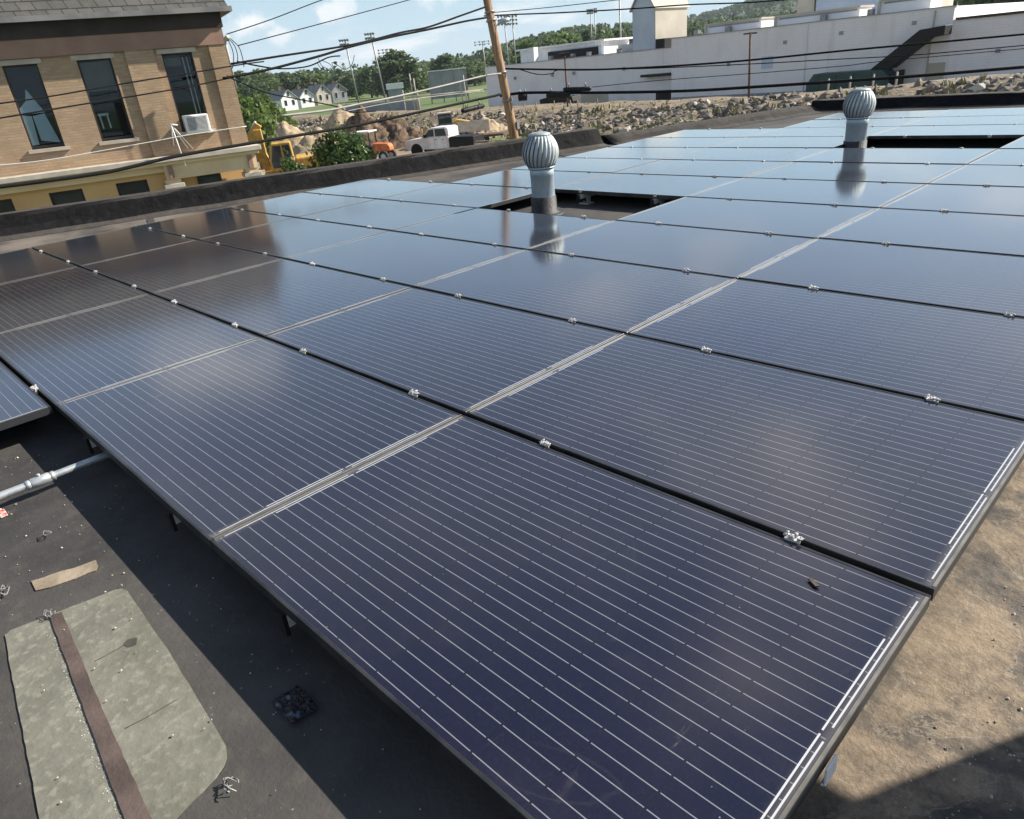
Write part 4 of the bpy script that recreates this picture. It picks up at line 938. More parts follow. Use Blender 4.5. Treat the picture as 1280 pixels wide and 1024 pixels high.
# tower
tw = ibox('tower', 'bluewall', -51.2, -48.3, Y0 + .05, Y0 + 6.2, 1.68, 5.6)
ibox('sunlit_side_tint', 'beigewall', -48.298, -48.2, Y0 + .05, Y0 + 6.2, 2.6, 5.6, tw); ibox('dark_base', 'dark', -48.298, -47.2, Y0 + .3, Y0 + 6.3, 1.68, 2.59, tw)  # beige sheet paints sunlight on this side; the front's blue-grey paints its shade
b = MB(); b.prism([(-51.25, 5.6), (-49.75, 7.9), (-48.25, 5.6)], Y0 + .05, Y0 + 6.2, lambda u, v, h: (u - ox.x, h - ox.y, v - ox.z)); b.build('gable', M['bluewall'], tw)
b = MB()
for s_ in (1, -1): b.bar((-49.75 + s_ * .83 - ox.x, Y0 - .2 - ox.y, 6.8 - ox.z), (-49.75 + s_ * .83 - ox.x, Y0 + 6.6 - ox.y, 6.8 - ox.z), 3.1, .1, Vector((s_ * .835, 0, .55)))
b.build('roof', M['beigewall'], tw)
# roof monitors
rm = ibox('roof_monitor', 'white', -71.6, -57.6, Y0 + 3, Y0 + 8, 1.68, 3.1); ibox('monitor_windows', 'bluewall', -66.2, -58.0, Y0 + 2.95, Y0 + 2.998, 1.75, 2.75, rm)
ibox('window_band', 'dark', -66.6, -58.4, Y0 + 2.9, Y0 + 2.948, 1.72, 2.6, rm); ibox('roof_edge', 'white', -72, -57.2, Y0 + 2.6, Y0 + 8.3, 3.102, 3.3, rm)
ibox('chimney', 'plaster', -67.6, -66.8, Y0 + .5, Y0 + 1.3, 1.4, 3.3)
ibox('roof_unit', 'greybox', -57, -52.5, Y0 + 5, Y0 + 8, 1.68, 2.5); ibox('roof_unit', 'rust', -54, -51.4, Y0 + 4, Y0 + 5, 1.68, 2.2)
for x0, x1, z1 in ((-42.6, -36.6, 3.3), (-35.0, -27.2, 3.25), (-25.4, -21.4, 3.5)):
    m = ibox('roof_monitor', 'plaster', x0, x1, Y0 + 1.2, Y0 + 4, 2.46, z1); ibox('frame', 'beigewall', x0 - .15, x1 + .1, Y0 + 1.0, Y0 + 4.2, z1 + .002, z1 + .16, m); ibox('side_frame', 'beigewall', x0 - .2, x0 - .002, Y0 + 1.0, Y0 + 4, 2.46, z1, m); ibox('dark_band', 'greybox', x0 + .25, x1 - .2, Y0 + 1.15, Y0 + 1.198, z1 - .22, z1 - .08, m)
cl = ibox('clerestory', 'bluewall', -35.2, -25.0, Y0 + 10, Y0 + 18, 2.4, 5.1); ibox('end_post', 'beigewall', -37.2, -35.4, Y0 + 10, Y0 + 18, 2.4, 5.6, cl); ibox('corner_trim', 'beigewall', -24.9, -24.6, Y0 + 9.8, Y0 + 18, 2.4, 5.9, cl)
b = MB(); b.prism([(-35.4, 5.12), (-30.0, 7.2), (-24.6, 5.12)], Y0 + 10, Y0 + 18, lambda u, v, h: (u - ox.x, h - ox.y, v - ox.z)); b.build('gable_roof', M['greybox'], cl)
ibox('roof_edge', 'greybox', -35.4, -24.7, Y0 + 9.7, Y0 + 9.99, 4.9, 5.1, cl)
for x0 in (-14.5, -11, -8.2): ibox('roof_unit', 'greybox', x0, x0 + 1.7, Y0 + 2.5, Y0 + 4.5, 1.42, 2.35)
# front details
ibox('door', 'dark', -48.1, -45.62, Y0 - .06, Y0 - .002, -4.4, -2.5); ibox('canopy', 'dark', -49.5, -45.62, Y0 - 1.0, Y0 - .002, -1.05, -.8)
ibox('bay_door', 'beigewall', -59.0, -54.8, Y0 - .05, Y0 - .002, -4.4, -2.4); ibox('plinth', 'greybox', -45.5, -18.9, Y0 - .88, Y0 - .802, -4.5, -3.25); ibox('plinth', 'greybox', -18.8, 26, Y0 - .5, Y0 - .402, -4.5, -2.9)
ibox('loading_recess', 'beigewall', -20.3, -18.95, Y0 - .86, Y0 - .803, -3.2, -1.6); ibox('downpipe', 'beigewall', -20.35, -20.25, Y0 - .95, Y0 - .802, -4.2, 2.3)
ibox('wall_plaque', 'bluewall', -35.3, -34.1, Y0 - .83, Y0 - .802, -1.1, .0)
for x0 in (-70, -63.5, -60, -52.5): ibox('wall_lamp', 'greybox', x0, x0 + .25, Y0 - .25, Y0 - .002, -.2, .15)
for x0 in (-31.0,): ibox('downpipe', 'plaster', x0, x0 + .12, Y0 - .93, Y0 - .802, -4.3, 2.35)
for x0, z0 in ((-39.0, -.6), (-33.2, .9), (-28.0, 1.2), (-22.0, 1.4), (-12.0, .3), (-15.5, -1.2)): ibox('wall_vent', 'greybox', x0, x0 + .35, Y0 - .86, Y0 - .802, z0, z0 + .3)
for x0 in (-43.8, -40.2, -30.5, -26.3): ibox('roof_unit', 'steel', x0, x0 + .5, Y0 + .6, Y0 + 1.1, 2.46, 3.0)
for x0 in (-73.5, -64.8, -61.2, -58.7, -54.2): ibox('roof_unit', 'steel', x0, x0 + .4, Y0 + 1, Y0 + 1.5, 1.62, 2.1)
# compactor with its chute
cpt = thing('compactor', 'dark green refuse compactor with a sloping chute against the pale factory wall', 'compactor', (-26, Y0 - 3, -4.2))
def cbx(name, mat, poly, y0, y1):
    b = MB(); b.prism([(u + 26, v + 4.2) for u, v in poly], y0 - Y0 + 3, y1 - Y0 + 3, lambda u, v, h: (u, h, v)); return b.build(name, M[mat], cpt, bevel=.03)
cbx('container', 'green_steel', [(-29.4, -4.2), (-29.4, -2.6), (-28.8, -1.75), (-22.9, -1.75), (-22.3, -2.4), (-22.3, -4.2)], Y0 - 3.6, Y0 - 1.4)
cbx('chute', 'dark', [(-24.2, -1.74), (-22.6, -1.74), (-19.9, .35), (-18.75, .45), (-18.75, 1.15), (-20.6, 1.0)], Y0 - 3.0, Y0 - 1.2)
cbx('hopper', 'dark', [(-22.9, -2.4), (-21.9, -1.9), (-21.9, -4.2), (-22.28, -4.2), (-22.28, -2.4)], Y0 - 3.2, Y0 - 1.2)
for k in range(4): cbx('rib', 'green_steel', [(-28.4 + k * 1.5, -4.15), (-28.4 + k * 1.5, -1.85), (-28.25 + k * 1.5, -1.85), (-28.25 + k * 1.5, -4.15)], Y0 - 3.68, Y0 - 3.602)
# factory yard poles, crest posts
def pole(px, py0, py1, D, r, label, mat='steel', name='post', cross=None, cat='pole', group=None, base=None):
    P = at_far(px[0], py0, D); Q = at_far(px[1], py1, D); z = base if base is not None else P.z
    b = MB(); b.tube([(0, 0, 0), (Q.x - P.x, Q.y - P.y, Q.z - z)], [r, r * .8], 8); k = thing(name, label, cat, (P.x, P.y, z), 0, group); b.build('shaft', M[mat], k)
    top = Vector((Q.x - P.x, Q.y - P.y, Q.z - z))
    if cross:
        b = MB()
        for dz, hw in cross: b.bar(top + lens_dir * -hw + Vector((0, 0, dz)), top + lens_dir * hw + Vector((0, 0, dz)), r * 1.2, r * 1.2)
        b.build('cross_arm', M[mat], k)
    return k, top
pole((936, 938), 124, 40, 63, .09, 'thin dark pole in front of the tall right wing of the factory', 'rust', cross=[(-.1, .5)], base=-3.0)
pole((709, 706), 120, 70, 70, .09, 'thin dark pole with a short cross arm before the left wing of the factory', 'rust', cross=[(-.15, .8), (.25, .5)], base=-3.2)
pole((777, 774), 60, -10, 110, .12, 'thin pole rising just left of the factory tower into the sky', 'steel', base=-4.5)
for k, px in enumerate((1035, 1062, 1091, 1120)):
    p = at_y(px, 112 - k * 2.5, 56.5); b = MB(); b.tube([(0, 0, -.6), (0, 0, .75)], .07, 8); b.lathe([(.07, .75), (.03, .8)], 8)
    tag(b.build('bollard', M['limestone'], loc=(p.x, p.y, crest_z(p.x))), f'short pale post before the green compactor, {ORD[k]} from the left', 'post', 'pale posts on the embankment crest')
for k, px in enumerate((655, 670, 693, 713, 722, 747)):
    p = at_y(px, 134, 55.0); b = MB(); b.tube([(0, 0, -.3), (0, 0, .45)], .05, 6); b.lathe([(.05, .45), (.02, .48)], 6)
    tag(b.build('survey_stake', M['board'], loc=(p.x, p.y, crest_z(p.x))), f'short wooden stake on the crest right of the utility pole, {ORD[k]} from left', 'stake', 'stakes on the embankment crest')

# ================================================================== far field: houses, light poles, box, fence, trees
def house(px, pyb, D, wd, dp, hw, hr, rz, wall, label):
    p = at_far(px, pyb, D); k = thing('gabled_house', label, 'house', (p.x, p.y, G), rz, 'gabled houses beyond the yard')
    b = MB(); b.prism([(-wd / 2, 0), (wd / 2, 0), (wd / 2, hw), (0, hw + hr), (-wd / 2, hw)], 0, dp, lambda u, v, h: (u, h, v)); b.build('wall', M[wall], k)
    b = MB()
    for s_ in (1, -1):
        n_ = Vector((s_ * hr, 0, wd / 2)).normalized(); m = Vector((s_ * wd * .27, 0, hw + hr * .5 - .1)) + n_ * .2
        b.bar(m + Vector((0, -.4, 0)), m + Vector((0, dp + .4, 0)), math.hypot(wd / 2, hr) * 1.12, .22, n_)
    rf = b.build('roof', M['tileroof'], k); b = MB(); b.box(-.4, .4, dp * .5, dp * .5 + .8, hw + hr * .6, hw + hr + 1.1); b.build('chimney', M['rust'], rf)
    for u, z in ((-wd * .24, 1.2), (wd * .24, 1.2), (-wd * .24, hw - 1.7), (wd * .24, hw - 1.7), (0, hw + hr * .25)):
        b = MB(); b.box(u - .5, u + .5, -.06, -.004, z, z + 1.5); wn = b.build('window', M['white'], k); b = MB(); b.box(u - .38, u + .38, -.09, -.062, z + .12, z + 1.38); b.build('pane', M['glassdark'], wn)
face = lambda px: math.atan2(-ray(px, 100).x, ray(px, 100).y)
house(364, 138, 235, 5.2, 8, 3.1, 2.2, face(364) + .55, 'white', 'white gabled house, leftmost of the row beyond the dirt mound')
house(386, 135, 250, 4.6, 8, 3.0, 2.1, face(386) + .5, 'plaster', 'pale grey gabled house, second from left in the row beyond the mound')
house(407, 133, 262, 5.0, 8, 3.4, 2.4, face(407) + .5, 'beigewall', 'beige gabled house in the row beyond the mound, left of the grey one')
house(427, 131, 275, 5.4, 8, 3.5, 2.2, face(427) + .4, 'greybox', 'grey gabled house at the right end of the row beyond the mound')
def stadium(px0, pxt, pyb, pyt, D, label, rows_=2, wd=1.0, r=.2):
    k, top = pole((px0, pxt), pyb, pyt, D, r, label, 'steel', 'light_pole', None, 'light pole', 'stadium light poles', G)
    b = MB()
    for q in range(rows_):
        b.bar(top + lens_dir * -wd + Vector((0, 0, -.9 * q)), top + lens_dir * wd + Vector((0, 0, -.9 * q)), .14, .14)
    b.build('cross_arm', M['steel'], k)
    for q in range(rows_):
        for m in range(4):
            c_ = top + lens_dir * (wd * (m / 1.5 - 1)) + Vector((0, -.2, -.9 * q)); b = MB(); b.tube([c_ + Vector((0, .25, .1)), c_ + Vector((0, -.25, -.15))], [.18, .32], 8); b.build('floodlight', M['greybox'], k)
stadium(449, 431, 130, 50, 190, 'tall stadium light pole, leftmost of the close pair above the houses', 2, .9, .2)
stadium(483, 463, 128, 42, 185, 'tall stadium light pole, right one of the close pair above the trees', 2, .9, .2)
stadium(492, 482, 116, 62, 270, 'shorter distant stadium light pole with a wide head beside the tall trees', 3, 2.2, .2)
stadium(609, 603, 105, 52, 300, 'distant stadium light pole with a wide head left of the utility pole', 2, 2.6, .22)
stadium(636, 630, 78, 20, 210, 'stadium light pole right of the utility pole, left of two', 3, 1.3, .18)
stadium(645, 640, 76, 20, 215, 'stadium light pole right of the utility pole, right of two', 3, 1.3, .18)
stadium(740, 738, 60, 12, 260, 'distant stadium light pole above the wooded hill, left of two', 2, .8, .17)
stadium(744, 743, 60, 11, 265, 'distant stadium light pole above the wooded hill, right of two', 2, .8, .17)
# grey box building, small white shed, long grey wall and fence
p = at_far(563, 126, 165); gb = thing('scoreboard', 'large grey boxy scoreboard seen from behind at the ball field', 'scoreboard', (p.x, p.y, G), face(563) + .1)
b = MB(); b.box(-4.0, 4.0, 0, 1.0, .8, 6.0); b.build('panel', M['greybox'], gb); b = MB()
for u in (-3.9, -1.3, 1.3, 3.9): b.box(u - .12, u + .12, -.22, -.004, 0, 6.1)
b.build('posts', M['steel'], gb); b = MB(); b.box(-4.1, 4.1, -.25, 1.05, 6.102, 6.3); b.build('cap', M['white'], gb)
p = at_far(495, 118, 200); sh_ = thing('field_hut', 'small white roofed hut beside the ball field', 'hut', (p.x, p.y, G), face(495)); b = MB(); b.box(-1.9, 1.9, 0, 4, 0, 3.2); b.build('wall', M['greybox'], sh_); b = MB(); b.box(-2.2, 2.2, -.4, 4.4, 3.202, 4.5); b.build('roof', M['white'], sh_)
sheet('ball_field', M['grass'], [(-330, 130), (-60, 110), (-60, 220), (-330, 330)], G + .012)
p0_ = at_far(432, 134, 150); p1_ = at_far(524, 128, 128); b = MB(); b.bar((0, 0, 1.0), Vector((p1_.x - p0_.x, p1_.y - p0_.y, 1.0)), .25, 2.0); tag(b.build('retaining_wall', M['greybox'], loc=(p0_.x, p0_.y, G)), 'long low grey concrete wall behind the rubble below the light poles', 'wall')
fn = thing('field_fence', 'pale metal backstop fence posts and rails of the ball field', 'fence', (0, 0, 0))
for px, a, e in ((507, 137, 113), (519, 138, 92), (523, 137, 98), (525, 137, 112), (578, 121, 98), (583, 120, 94)):
    P = at_far(px, a, 120); Q = at_far(px - (a - e) * .16, e, 120); b = MB(); b.tube([(P.x, P.y, G), Q], .1, 6); b.build('post', M['limestone'], fn)
b = MB(); b.tube([at_far(450, 132, 125), at_far(520, 121, 122), at_far(604, 112, 120)], .09, 6); b.tube([at_far(508, 122, 120), at_far(604, 113, 120)], .07, 6); b.build('rail', M['limestone'], fn)

TR = [  # px, base py, D, top py, width m, kind, label
    (312, 140, 300, 92, 16, 'round_dark', 'dark rounded tree against the brick building corner'),
    (338, 138, 310, 91, 16, 'round_mid', 'broad rounded tree left of the houses, second in the row'),
    (362, 134, 320, 93, 15, 'round_dark', 'rounded tree directly behind the leftmost white house'),
    (385, 131, 325, 92, 17, 'round_mid', 'rounded tree behind the two middle houses'),
    (408, 130, 318, 95, 14, 'round_light', 'paler rounded tree behind the beige house'),
    (427, 128, 310, 95, 14, 'round_dark', 'dark tree behind the right end house'),
    (447, 127, 300, 92, 14, 'round_mid', 'rounded tree at the foot of the leftmost light pole'),
    (466, 126, 290, 86, 13, 'round_dark', 'dark rounded tree between the two close light poles'),
    (486, 124, 262, 74, 12, 'tall_mid', 'tall tree right of the close pair of light poles'),
    (502, 122, 258, 66, 15, 'tall_dark', 'tallest tree of the row, its crown above all the others'),
    (518, 121, 268, 82, 13, 'round_mid', 'rounded tree right of the tallest tree'),
    (535, 119, 280, 93, 11, 'round_light', 'pale small tree left of the grey scoreboard'),
    (561, 114, 300, 70, 13, 'tall_dark', 'tall dark tree rising behind the grey scoreboard'),
    (577, 112, 310, 80, 15, 'round_dark', 'dark rounded tree behind the right end of the scoreboard'),
    (594, 110, 315, 78, 14, 'round_mid', 'rounded tree just left of the factory end'),
    (616, 108, 330, 72, 14, 'round_dark', 'dark rounded tree behind the utility pole'),
    (660, 80, 240, 54, 13, 'round_light', 'pale green tree behind the low chimney of the factory'),
    (688, 78, 250, 50, 14, 'round_mid', 'rounded tree above the factory left wing roof'),
    (712, 76, 260, 46, 15, 'round_light', 'yellowish green tree above the factory roof monitor'),
    (735, 74, 250, 40, 9, 'cone_dark', 'dark conifer above the right end of the roof monitor'),
    (757, 70, 255, 42, 12, 'round_mid', 'rounded tree left of the thin pole by the tower'),
    (774, 68, 250, 40, 8, 'cone_dark', 'dark conifer just left of the factory tower'),
    (1092, 30, 200, -14, 17, 'round_mid', 'broad tree behind the blue clerestory of the factory'),
    (1150, 25, 190, -12, 15, 'round_light', 'pale green tree above the right part of the factory'),
    (1215, 22, 180, -18, 14, 'round_light', 'light green tree right of the tall factory parapet'),
    (1250, 20, 175, -26, 15, 'tall_dark', 'dark tree at the upper right corner above the factory'),
    (1285, 18, 170, -26, 15, 'round_dark', 'dark tree at the far right edge above the factory'),
    (318, 168, 62, 128, 4.2, 'round_light', 'bright green bushy tree beside the brick building corner'),
    (334, 160, 75, 124, 5.0, 'round_light', 'green bushy tree behind the yellow excavator arm'),
    (350, 158, 85, 140, 4.0, 'round_light', 'low bright green shrub behind the excavator, beside the mound'),
]
for px, pyb, D, pyt, W, kind, lab in TR:
    p = at_far(px, pyb, D); q = at_far(px, pyt, D); tree('tree', lab, 'tree', (p.x, p.y, G), q.z - G, W, kind, rnd.uniform(0, 6.28), 'trees beyond the roof')

# ================================================================== construction yard
t = T('gravel_pile'); f = t.noise(1.6, 8, .65); M['gravel'] = t.set(t.mix(t.rng(f, .35, .65), (.3, .22, .14), (.42, .33, .22)), .95); t.bump(f, .15)
t = T('dark_soil'); f = t.noise(1.2, 8, .68, d=.6); M['darksoil'] = t.set(t.mix(t.rng(f, .38, .62), (.06, .04, .025), (.2, .135, .085)), .95); t.bump(f, .3)
def mound(px, py, D, rx, ry, h, mat, label, seed, peaks):
    p = at_far(px, py, D); b = MB(); n = 72; rz = face(px)
    gv = {}
    for i in range(n + 1):
        for j in range(n + 1):
            u = (i / n - .5) * 2; v = (j / n - .5) * 2; z = 0
            for (pu, pv, ph, pr) in peaks:
                d = math.hypot(u - pu, v - pv) / pr; z = max(z, ph * max(0, 1 - d) ** .9)
            z = z * h; z += (.14 * h * noise.noise(Vector((u * 4, v * 4, seed))) + .09 * h * noise.noise(Vector((u * 11, v * 11, seed))) + .06 * h * noise.noise(Vector((u * 24, v * 24, seed)))) * min(1, z / (h * .25))
            gv[i, j] = b.b.verts.new((u * rx, v * ry, max(z, 0) - .03))
    for i in range(n):
        for j in range(n): f = b.b.faces.new((gv[i, j], gv[i + 1, j], gv[i + 1, j + 1], gv[i, j + 1])); f.smooth = True
    o = b.build('dirt_mound', mat, loc=(p.x, p.y, G + .01)); o.rotation_euler = (0, 0, rz); tag(o, label, 'dirt mound', 'mounds of excavated soil')
mound(398, 172, 70, 7.6, 6, 4.0, M['gravel'], 'large tan sand mound behind the leafy bush', 1, [(-.35, .1, .8, .45), (.3, .05, 1.0, .5), (.6, 0, .55, .4), (-.65, -.1, .5, .35), (0, -.35, .6, .45)])
mound(482, 196, 69, 5.2, 5, 3.7, M['darksoil'], 'dark brown heap of rough soil beside the white pickup', 4, [(-.3, 0, 1.0, .6), (.15, 0, .8, .6), (.5, -.1, .45, .5)])
mound(606, 150, 70, 3.5, 3, 1.6, M['gravel'], 'small reddish soil heap at the foot of the factory end', 6, [(0, 0, 1.0, .9)])

# vehicle builder helpers -------------------------------------------------
def wheel(p, x, y, r, wd, side):
    b = MB(); prof = [(r * .62, -wd / 2), (r * .93, -wd / 2), (r, -wd * .32), (r, wd * .32), (r * .93, wd / 2), (r * .62, wd / 2)]
    n = 24; rings = [[b.b.verts.new((math.cos(2 * math.pi * k / n) * rr, h, math.sin(2 * math.pi * k / n) * rr)) for k in range(n)] for rr, h in prof]
    for i in range(len(rings)):
        for k in range(n): f = b.b.faces.new((rings[i][k], rings[i][(k + 1) % n], rings[(i + 1) % len(rings)][(k + 1) % n], rings[(i + 1) % len(rings)][k])); f.smooth = True
    w_ = bpy.data.objects.new('wheel', None); COL.objects.link(w_); w_.parent = p; w_.location = (x, y, r)
    b.build('tyre', M['rubber'], w_)
    b = MB(); b.tube([(0, -wd * .42, 0), (0, -wd * .3, 0), (0, wd * .3, 0), (0, wd * .42, 0)], [r * .3, r * .61, r * .61, r * .3], 16); b.build('rim', M['galv'], w_)
# pickup: x forward
p = at_far(557, 199, 57.5); fwd = face(545)
pk = thing('pickup_truck', 'white crew cab pickup truck parked in the construction yard', 'pickup truck', (p.x, p.y, G), fwd + math.pi - .5)
def prof_body(poly, y0, y1, name, mat, par, bev=.04): b = MB(); b.prism(poly, y0, y1, lambda u, v, h: (u, h, v)); return b.build(name, M[mat], par, bevel=bev, seg=2)
prof_body([(2.75, .5), (2.85, .75), (2.8, 1.08), (2.55, 1.18), (1.35, 1.28), (-.95, 1.28), (-.95, .45), (2.6, .45)], -.95, .95, 'body', 'carwhite', pk)
cabp = prof_body([(1.4, 1.27), (.75, 1.88), (.5, 1.95), (-.75, 1.95), (-.93, 1.85), (-.95, 1.27)], -.84, .84, 'cab', 'carwhite', pk)
prof_body([(-1.0, .55), (-1.0, 1.25), (-3.0, 1.2), (-3.0, .55)], -.93, .93, 'cargo_bed', 'dark', pk)
for s_ in (-1, 1):
    b = MB(); yy = s_ * .842
    for poly in ([(1.12, 1.34), (.72, 1.8), (.28, 1.85), (.28, 1.34)], [(.18, 1.34), (.18, 1.85), (-.66, 1.85), (-.76, 1.34)]): b.prism(poly, yy, yy + s_ * .012, lambda u, v, h: (u, h, v))
    b.build('side_window', M['glassdark'], pk)
    b = MB(); b.box(.9, 1.1, s_ * .97 - .1, s_ * .97 + .1, 1.3, 1.5); b.build('mirror', M['dark'], pk, bevel=.03)
    b = MB(); b.box(2.72, 2.83, s_ * .72 - .2, s_ * .72 + .2, .85, 1.06); b.build('headlight', M['galv'], pk, bevel=.02)
    for q in (.23, -.82): b = MB(); b.box(q - .006, q + .006, s_ * .951 - .003, s_ * .951 + .003, .55, 1.26); b.build('door_seam', M['dark'], pk)
    for q in (.0, -.6):
        b = MB(); b.box(q, q + .2, s_ * .955 - .012, s_ * .955 + .012, 1.1, 1.14); b.build('door_handle', M['dark'], pk)
    for xx in (1.85, -1.95): wheel(pk, xx, s_ * .82, .4, .28, s_)
    b = MB(); b.lathe([(.5, -.01), (.5, .01)], 20); o = b.build('wheel_arch', M['dark'], pk, loc=(1.85, s_ * .95, .42)); o.rotation_euler = (math.pi / 2, 0, 0)
b = MB(); b.face([(1.425, -.74, 1.31), (1.425, .74, 1.31), (.8, .66, 1.87), (.8, -.66, 1.87)]); o = b.build('windscreen', M['glassdark'], pk); o.modifiers.new('solid', 'SOLIDIFY').thickness = .02
b = MB(); b.box(2.78, 2.87, -.48, .48, .72, 1.06); b.build('grille', M['dark'], pk, bevel=.02)
b = MB(); b.box(2.6, 2.98, -.96, .96, .42, .64); b.build('bumper', M['galv'], pk, bevel=.05)
# excavator (left)
p = at_far(362, 202, 43); ex = thing('excavator', 'yellow excavator with raised bent arm beside the brick building', 'excavator', (p.x, p.y, G), face(362))
b = MB(); b.box(-1.7, 1.9, -1.3, -.75, 0, .85); b.box(-1.7, 1.9, .75, 1.3, 0, .85); b.build('tracks', M['rubber'], ex, bevel=.25, seg=3)
b = MB(); b.box(-1.4, 1.6, -1.2, 1.2, .9, 1.55); b.box(.35, 1.7, -1.15, 1.15, 1.55, 2.15); b.build('body', M['yellow'], ex, bevel=.08, seg=2)
b = MB(); b.prism([(-.95, 1.56), (-1.0, 2.1), (-.75, 3.0), (.25, 3.0), (.35, 1.56)], -1.15, -.15, lambda u, v, h: (u, h, v)); cb_ = b.build('cab', M['yellow'], ex, bevel=.05)
b = MB()
for poly in ([(-.85, 1.75), (-.88, 2.1), (-.68, 2.86), (-.3, 2.86), (-.3, 1.75)], [(-.2, 1.75), (-.2, 2.86), (.15, 2.86), (.22, 1.75)]): b.prism(poly, -1.155, -1.17, lambda u, v, h: (u, h, v))
b.prism([(-1.0, 1.9), (-1.01, 2.12), (-.82, 2.85), (-.86, 2.85), (-1.05, 2.12), (-1.04, 1.9)], -1.05, -.25, lambda u, v, h: (u, h, v)); b.build('window', M['glassdark'], cb_)
def armseg(pts, wd, y0, y1, name):
    L_, R_ = [], []
    for i, (q, ww) in enumerate(zip(pts, wd)):
        a = Vector(pts[max(i - 1, 0)]); c_ = Vector(pts[min(i + 1, len(pts) - 1)]); tt = (c_ - a).normalized(); nn = Vector((-tt.y, tt.x)); L_.append(Vector(q) + nn * ww / 2); R_.append(Vector(q) - nn * ww / 2)
    b = MB(); b.prism([(v.x, v.y) for v in L_ + R_[::-1]], y0, y1, lambda u, v, h: (u, h, v)); return b.build(name, M['yellow'], ex, bevel=.03)
armseg([(-1.0, 1.3), (-1.4, 2.4), (-1.35, 3.7)], [.5, .6, .45], .05, .5, 'boom')
armseg([(-1.2, 3.95), (-1.75, 3.3), (-2.3, 2.5), (-2.4, 1.6)], [.4, .45, .38, .28], .1, .45, 'stick')
b = MB(); b.prism([(-2.35, 1.8), (-2.9, 1.5), (-2.9, .9), (-2.3, .5), (-1.9, .8), (-2.1, 1.4)], -.3, .85, lambda u, v, h: (u, h, v)); b.build('bucket', M['rust'], ex, bevel=.03)
b = MB(); b.tube([(-1.2, .28, 1.7), (-1.7, .28, 2.9)], .07, 8); b.tube([(-1.3, .28, 4.1), (-2.15, .28, 3.1)], .06, 8); b.build('hydraulic_ram', M['galv'], ex)
b = MB()
for u in (1.75, 3.1): b.box(u - .04, u + .04, -1.05, -.97, 1.2, 2.2); b.box(u - .04, u + .04, .4, .48, 1.2, 2.2)
b.box(1.7, 3.15, -1.06, .5, 2.2, 2.28); b.box(1.7, 3.1, -1.05, .5, 1.1, 1.25); b.build('guard_frame', M['dark'], ex)
# wheel loader behind the pickup
p = at_far(563, 174, 65); lo_ = thing('wheel_loader', 'yellow wheel loader with dark glazed cab behind the white pickup', 'loader', (p.x, p.y, G), face(556))
b = MB(); b.prism([(.2, 1.0), (.3, 2.1), (.9, 2.35), (2.2, 2.1), (2.4, 1.6), (2.3, .9)], -.8, .8, lambda u, v, h: (u, h, v)); b.box(-1.9, .25, -.55, .55, .8, 1.4); b.build('body', M['yellow'], lo_, bevel=.08, seg=2)
b = MB(); b.prism([(-1.05, 1.42), (-.95, 3.0), (.3, 3.0), (.4, 1.42)], -.75, .75, lambda u, v, h: (u, h, v)); c2 = b.build('cab', M['glassdark'], lo_, bevel=.05)
b = MB(); b.box(-1.05, .4, -.85, .85, 3.002, 3.12); b.build('cab_roof', M['limestone'], c2)
b = MB()
for u, w2 in ((-1.0, -.97), (-.35, -.32), (.33, .36)): b.box(u, w2 + .03, -.775, -.752, 1.42, 3.0)
b.build('cab_post', M['dark'], c2)
b = MB(); b.prism([(-1.2, 1.1), (-1.7, 1.5), (-2.2, 1.5), (-2.2, 1.3), (-1.7, 1.3), (-1.2, .9)], -.5, .5, lambda u, v, h: (u, h, v)); b.prism([(-2.0, .7), (-2.7, .9), (-2.65, 1.8), (-2.35, 2.0), (-1.95, 1.5)], -1.2, 1.2, lambda u, v, h: (u, h, v)); b.build('bucket', M['yellow'], lo_, bevel=.04)
lo_.scale = (.82, .82, .82)
for xx in (-1.4, 1.4):
    for yy in (-.95, .95): wheel(lo_, xx, yy, .68, .5, 1)
# orange tractor behind the bush
p = at_far(468, 199, 57); tr_ = thing('tractor', 'orange tractor with white canopy partly behind the leafy bush', 'tractor', (p.x, p.y, G), face(470) + math.pi - .5)
b = MB(); b.prism([(-1.9, .9), (-1.9, 1.25), (-1.7, 1.5), (-.2, 1.6), (-.2, .8)], -.42, .42, lambda u, v, h: (u, h, v)); b.build('bonnet', M['orange'], tr_, bevel=.1, seg=2)
b = MB(); b.box(-.25, 1.3, -.6, .6, .6, 1.1); b.prism([(.9, 1.1), (1.3, 1.1), (1.45, 1.9), (1.3, 1.9), (1.15, 1.3), (.9, 1.25)], -.3, .3, lambda u, v, h: (u, h, v)); b.build('chassis', M['dark'], tr_, bevel=.04)
b = MB(); b.box(-.3, 1.5, -.75, .75, 2.5, 2.62); b.build('canopy', M['white'], tr_, bevel=.04)
b = MB()
for u in (-.15, 1.35):
    for v in (-.6, .6): b.box(u - .04, u + .04, v - .04, v + .04, 1.0, 2.5)
b.build('canopy_post', M['dark'], tr_)
tr_.scale = (.85, .85, .85)
for v in (-.7, .7): wheel(tr_, -1.35, v, .48, .3, 1); wheel(tr_, .75, v, .7, .42, 1)
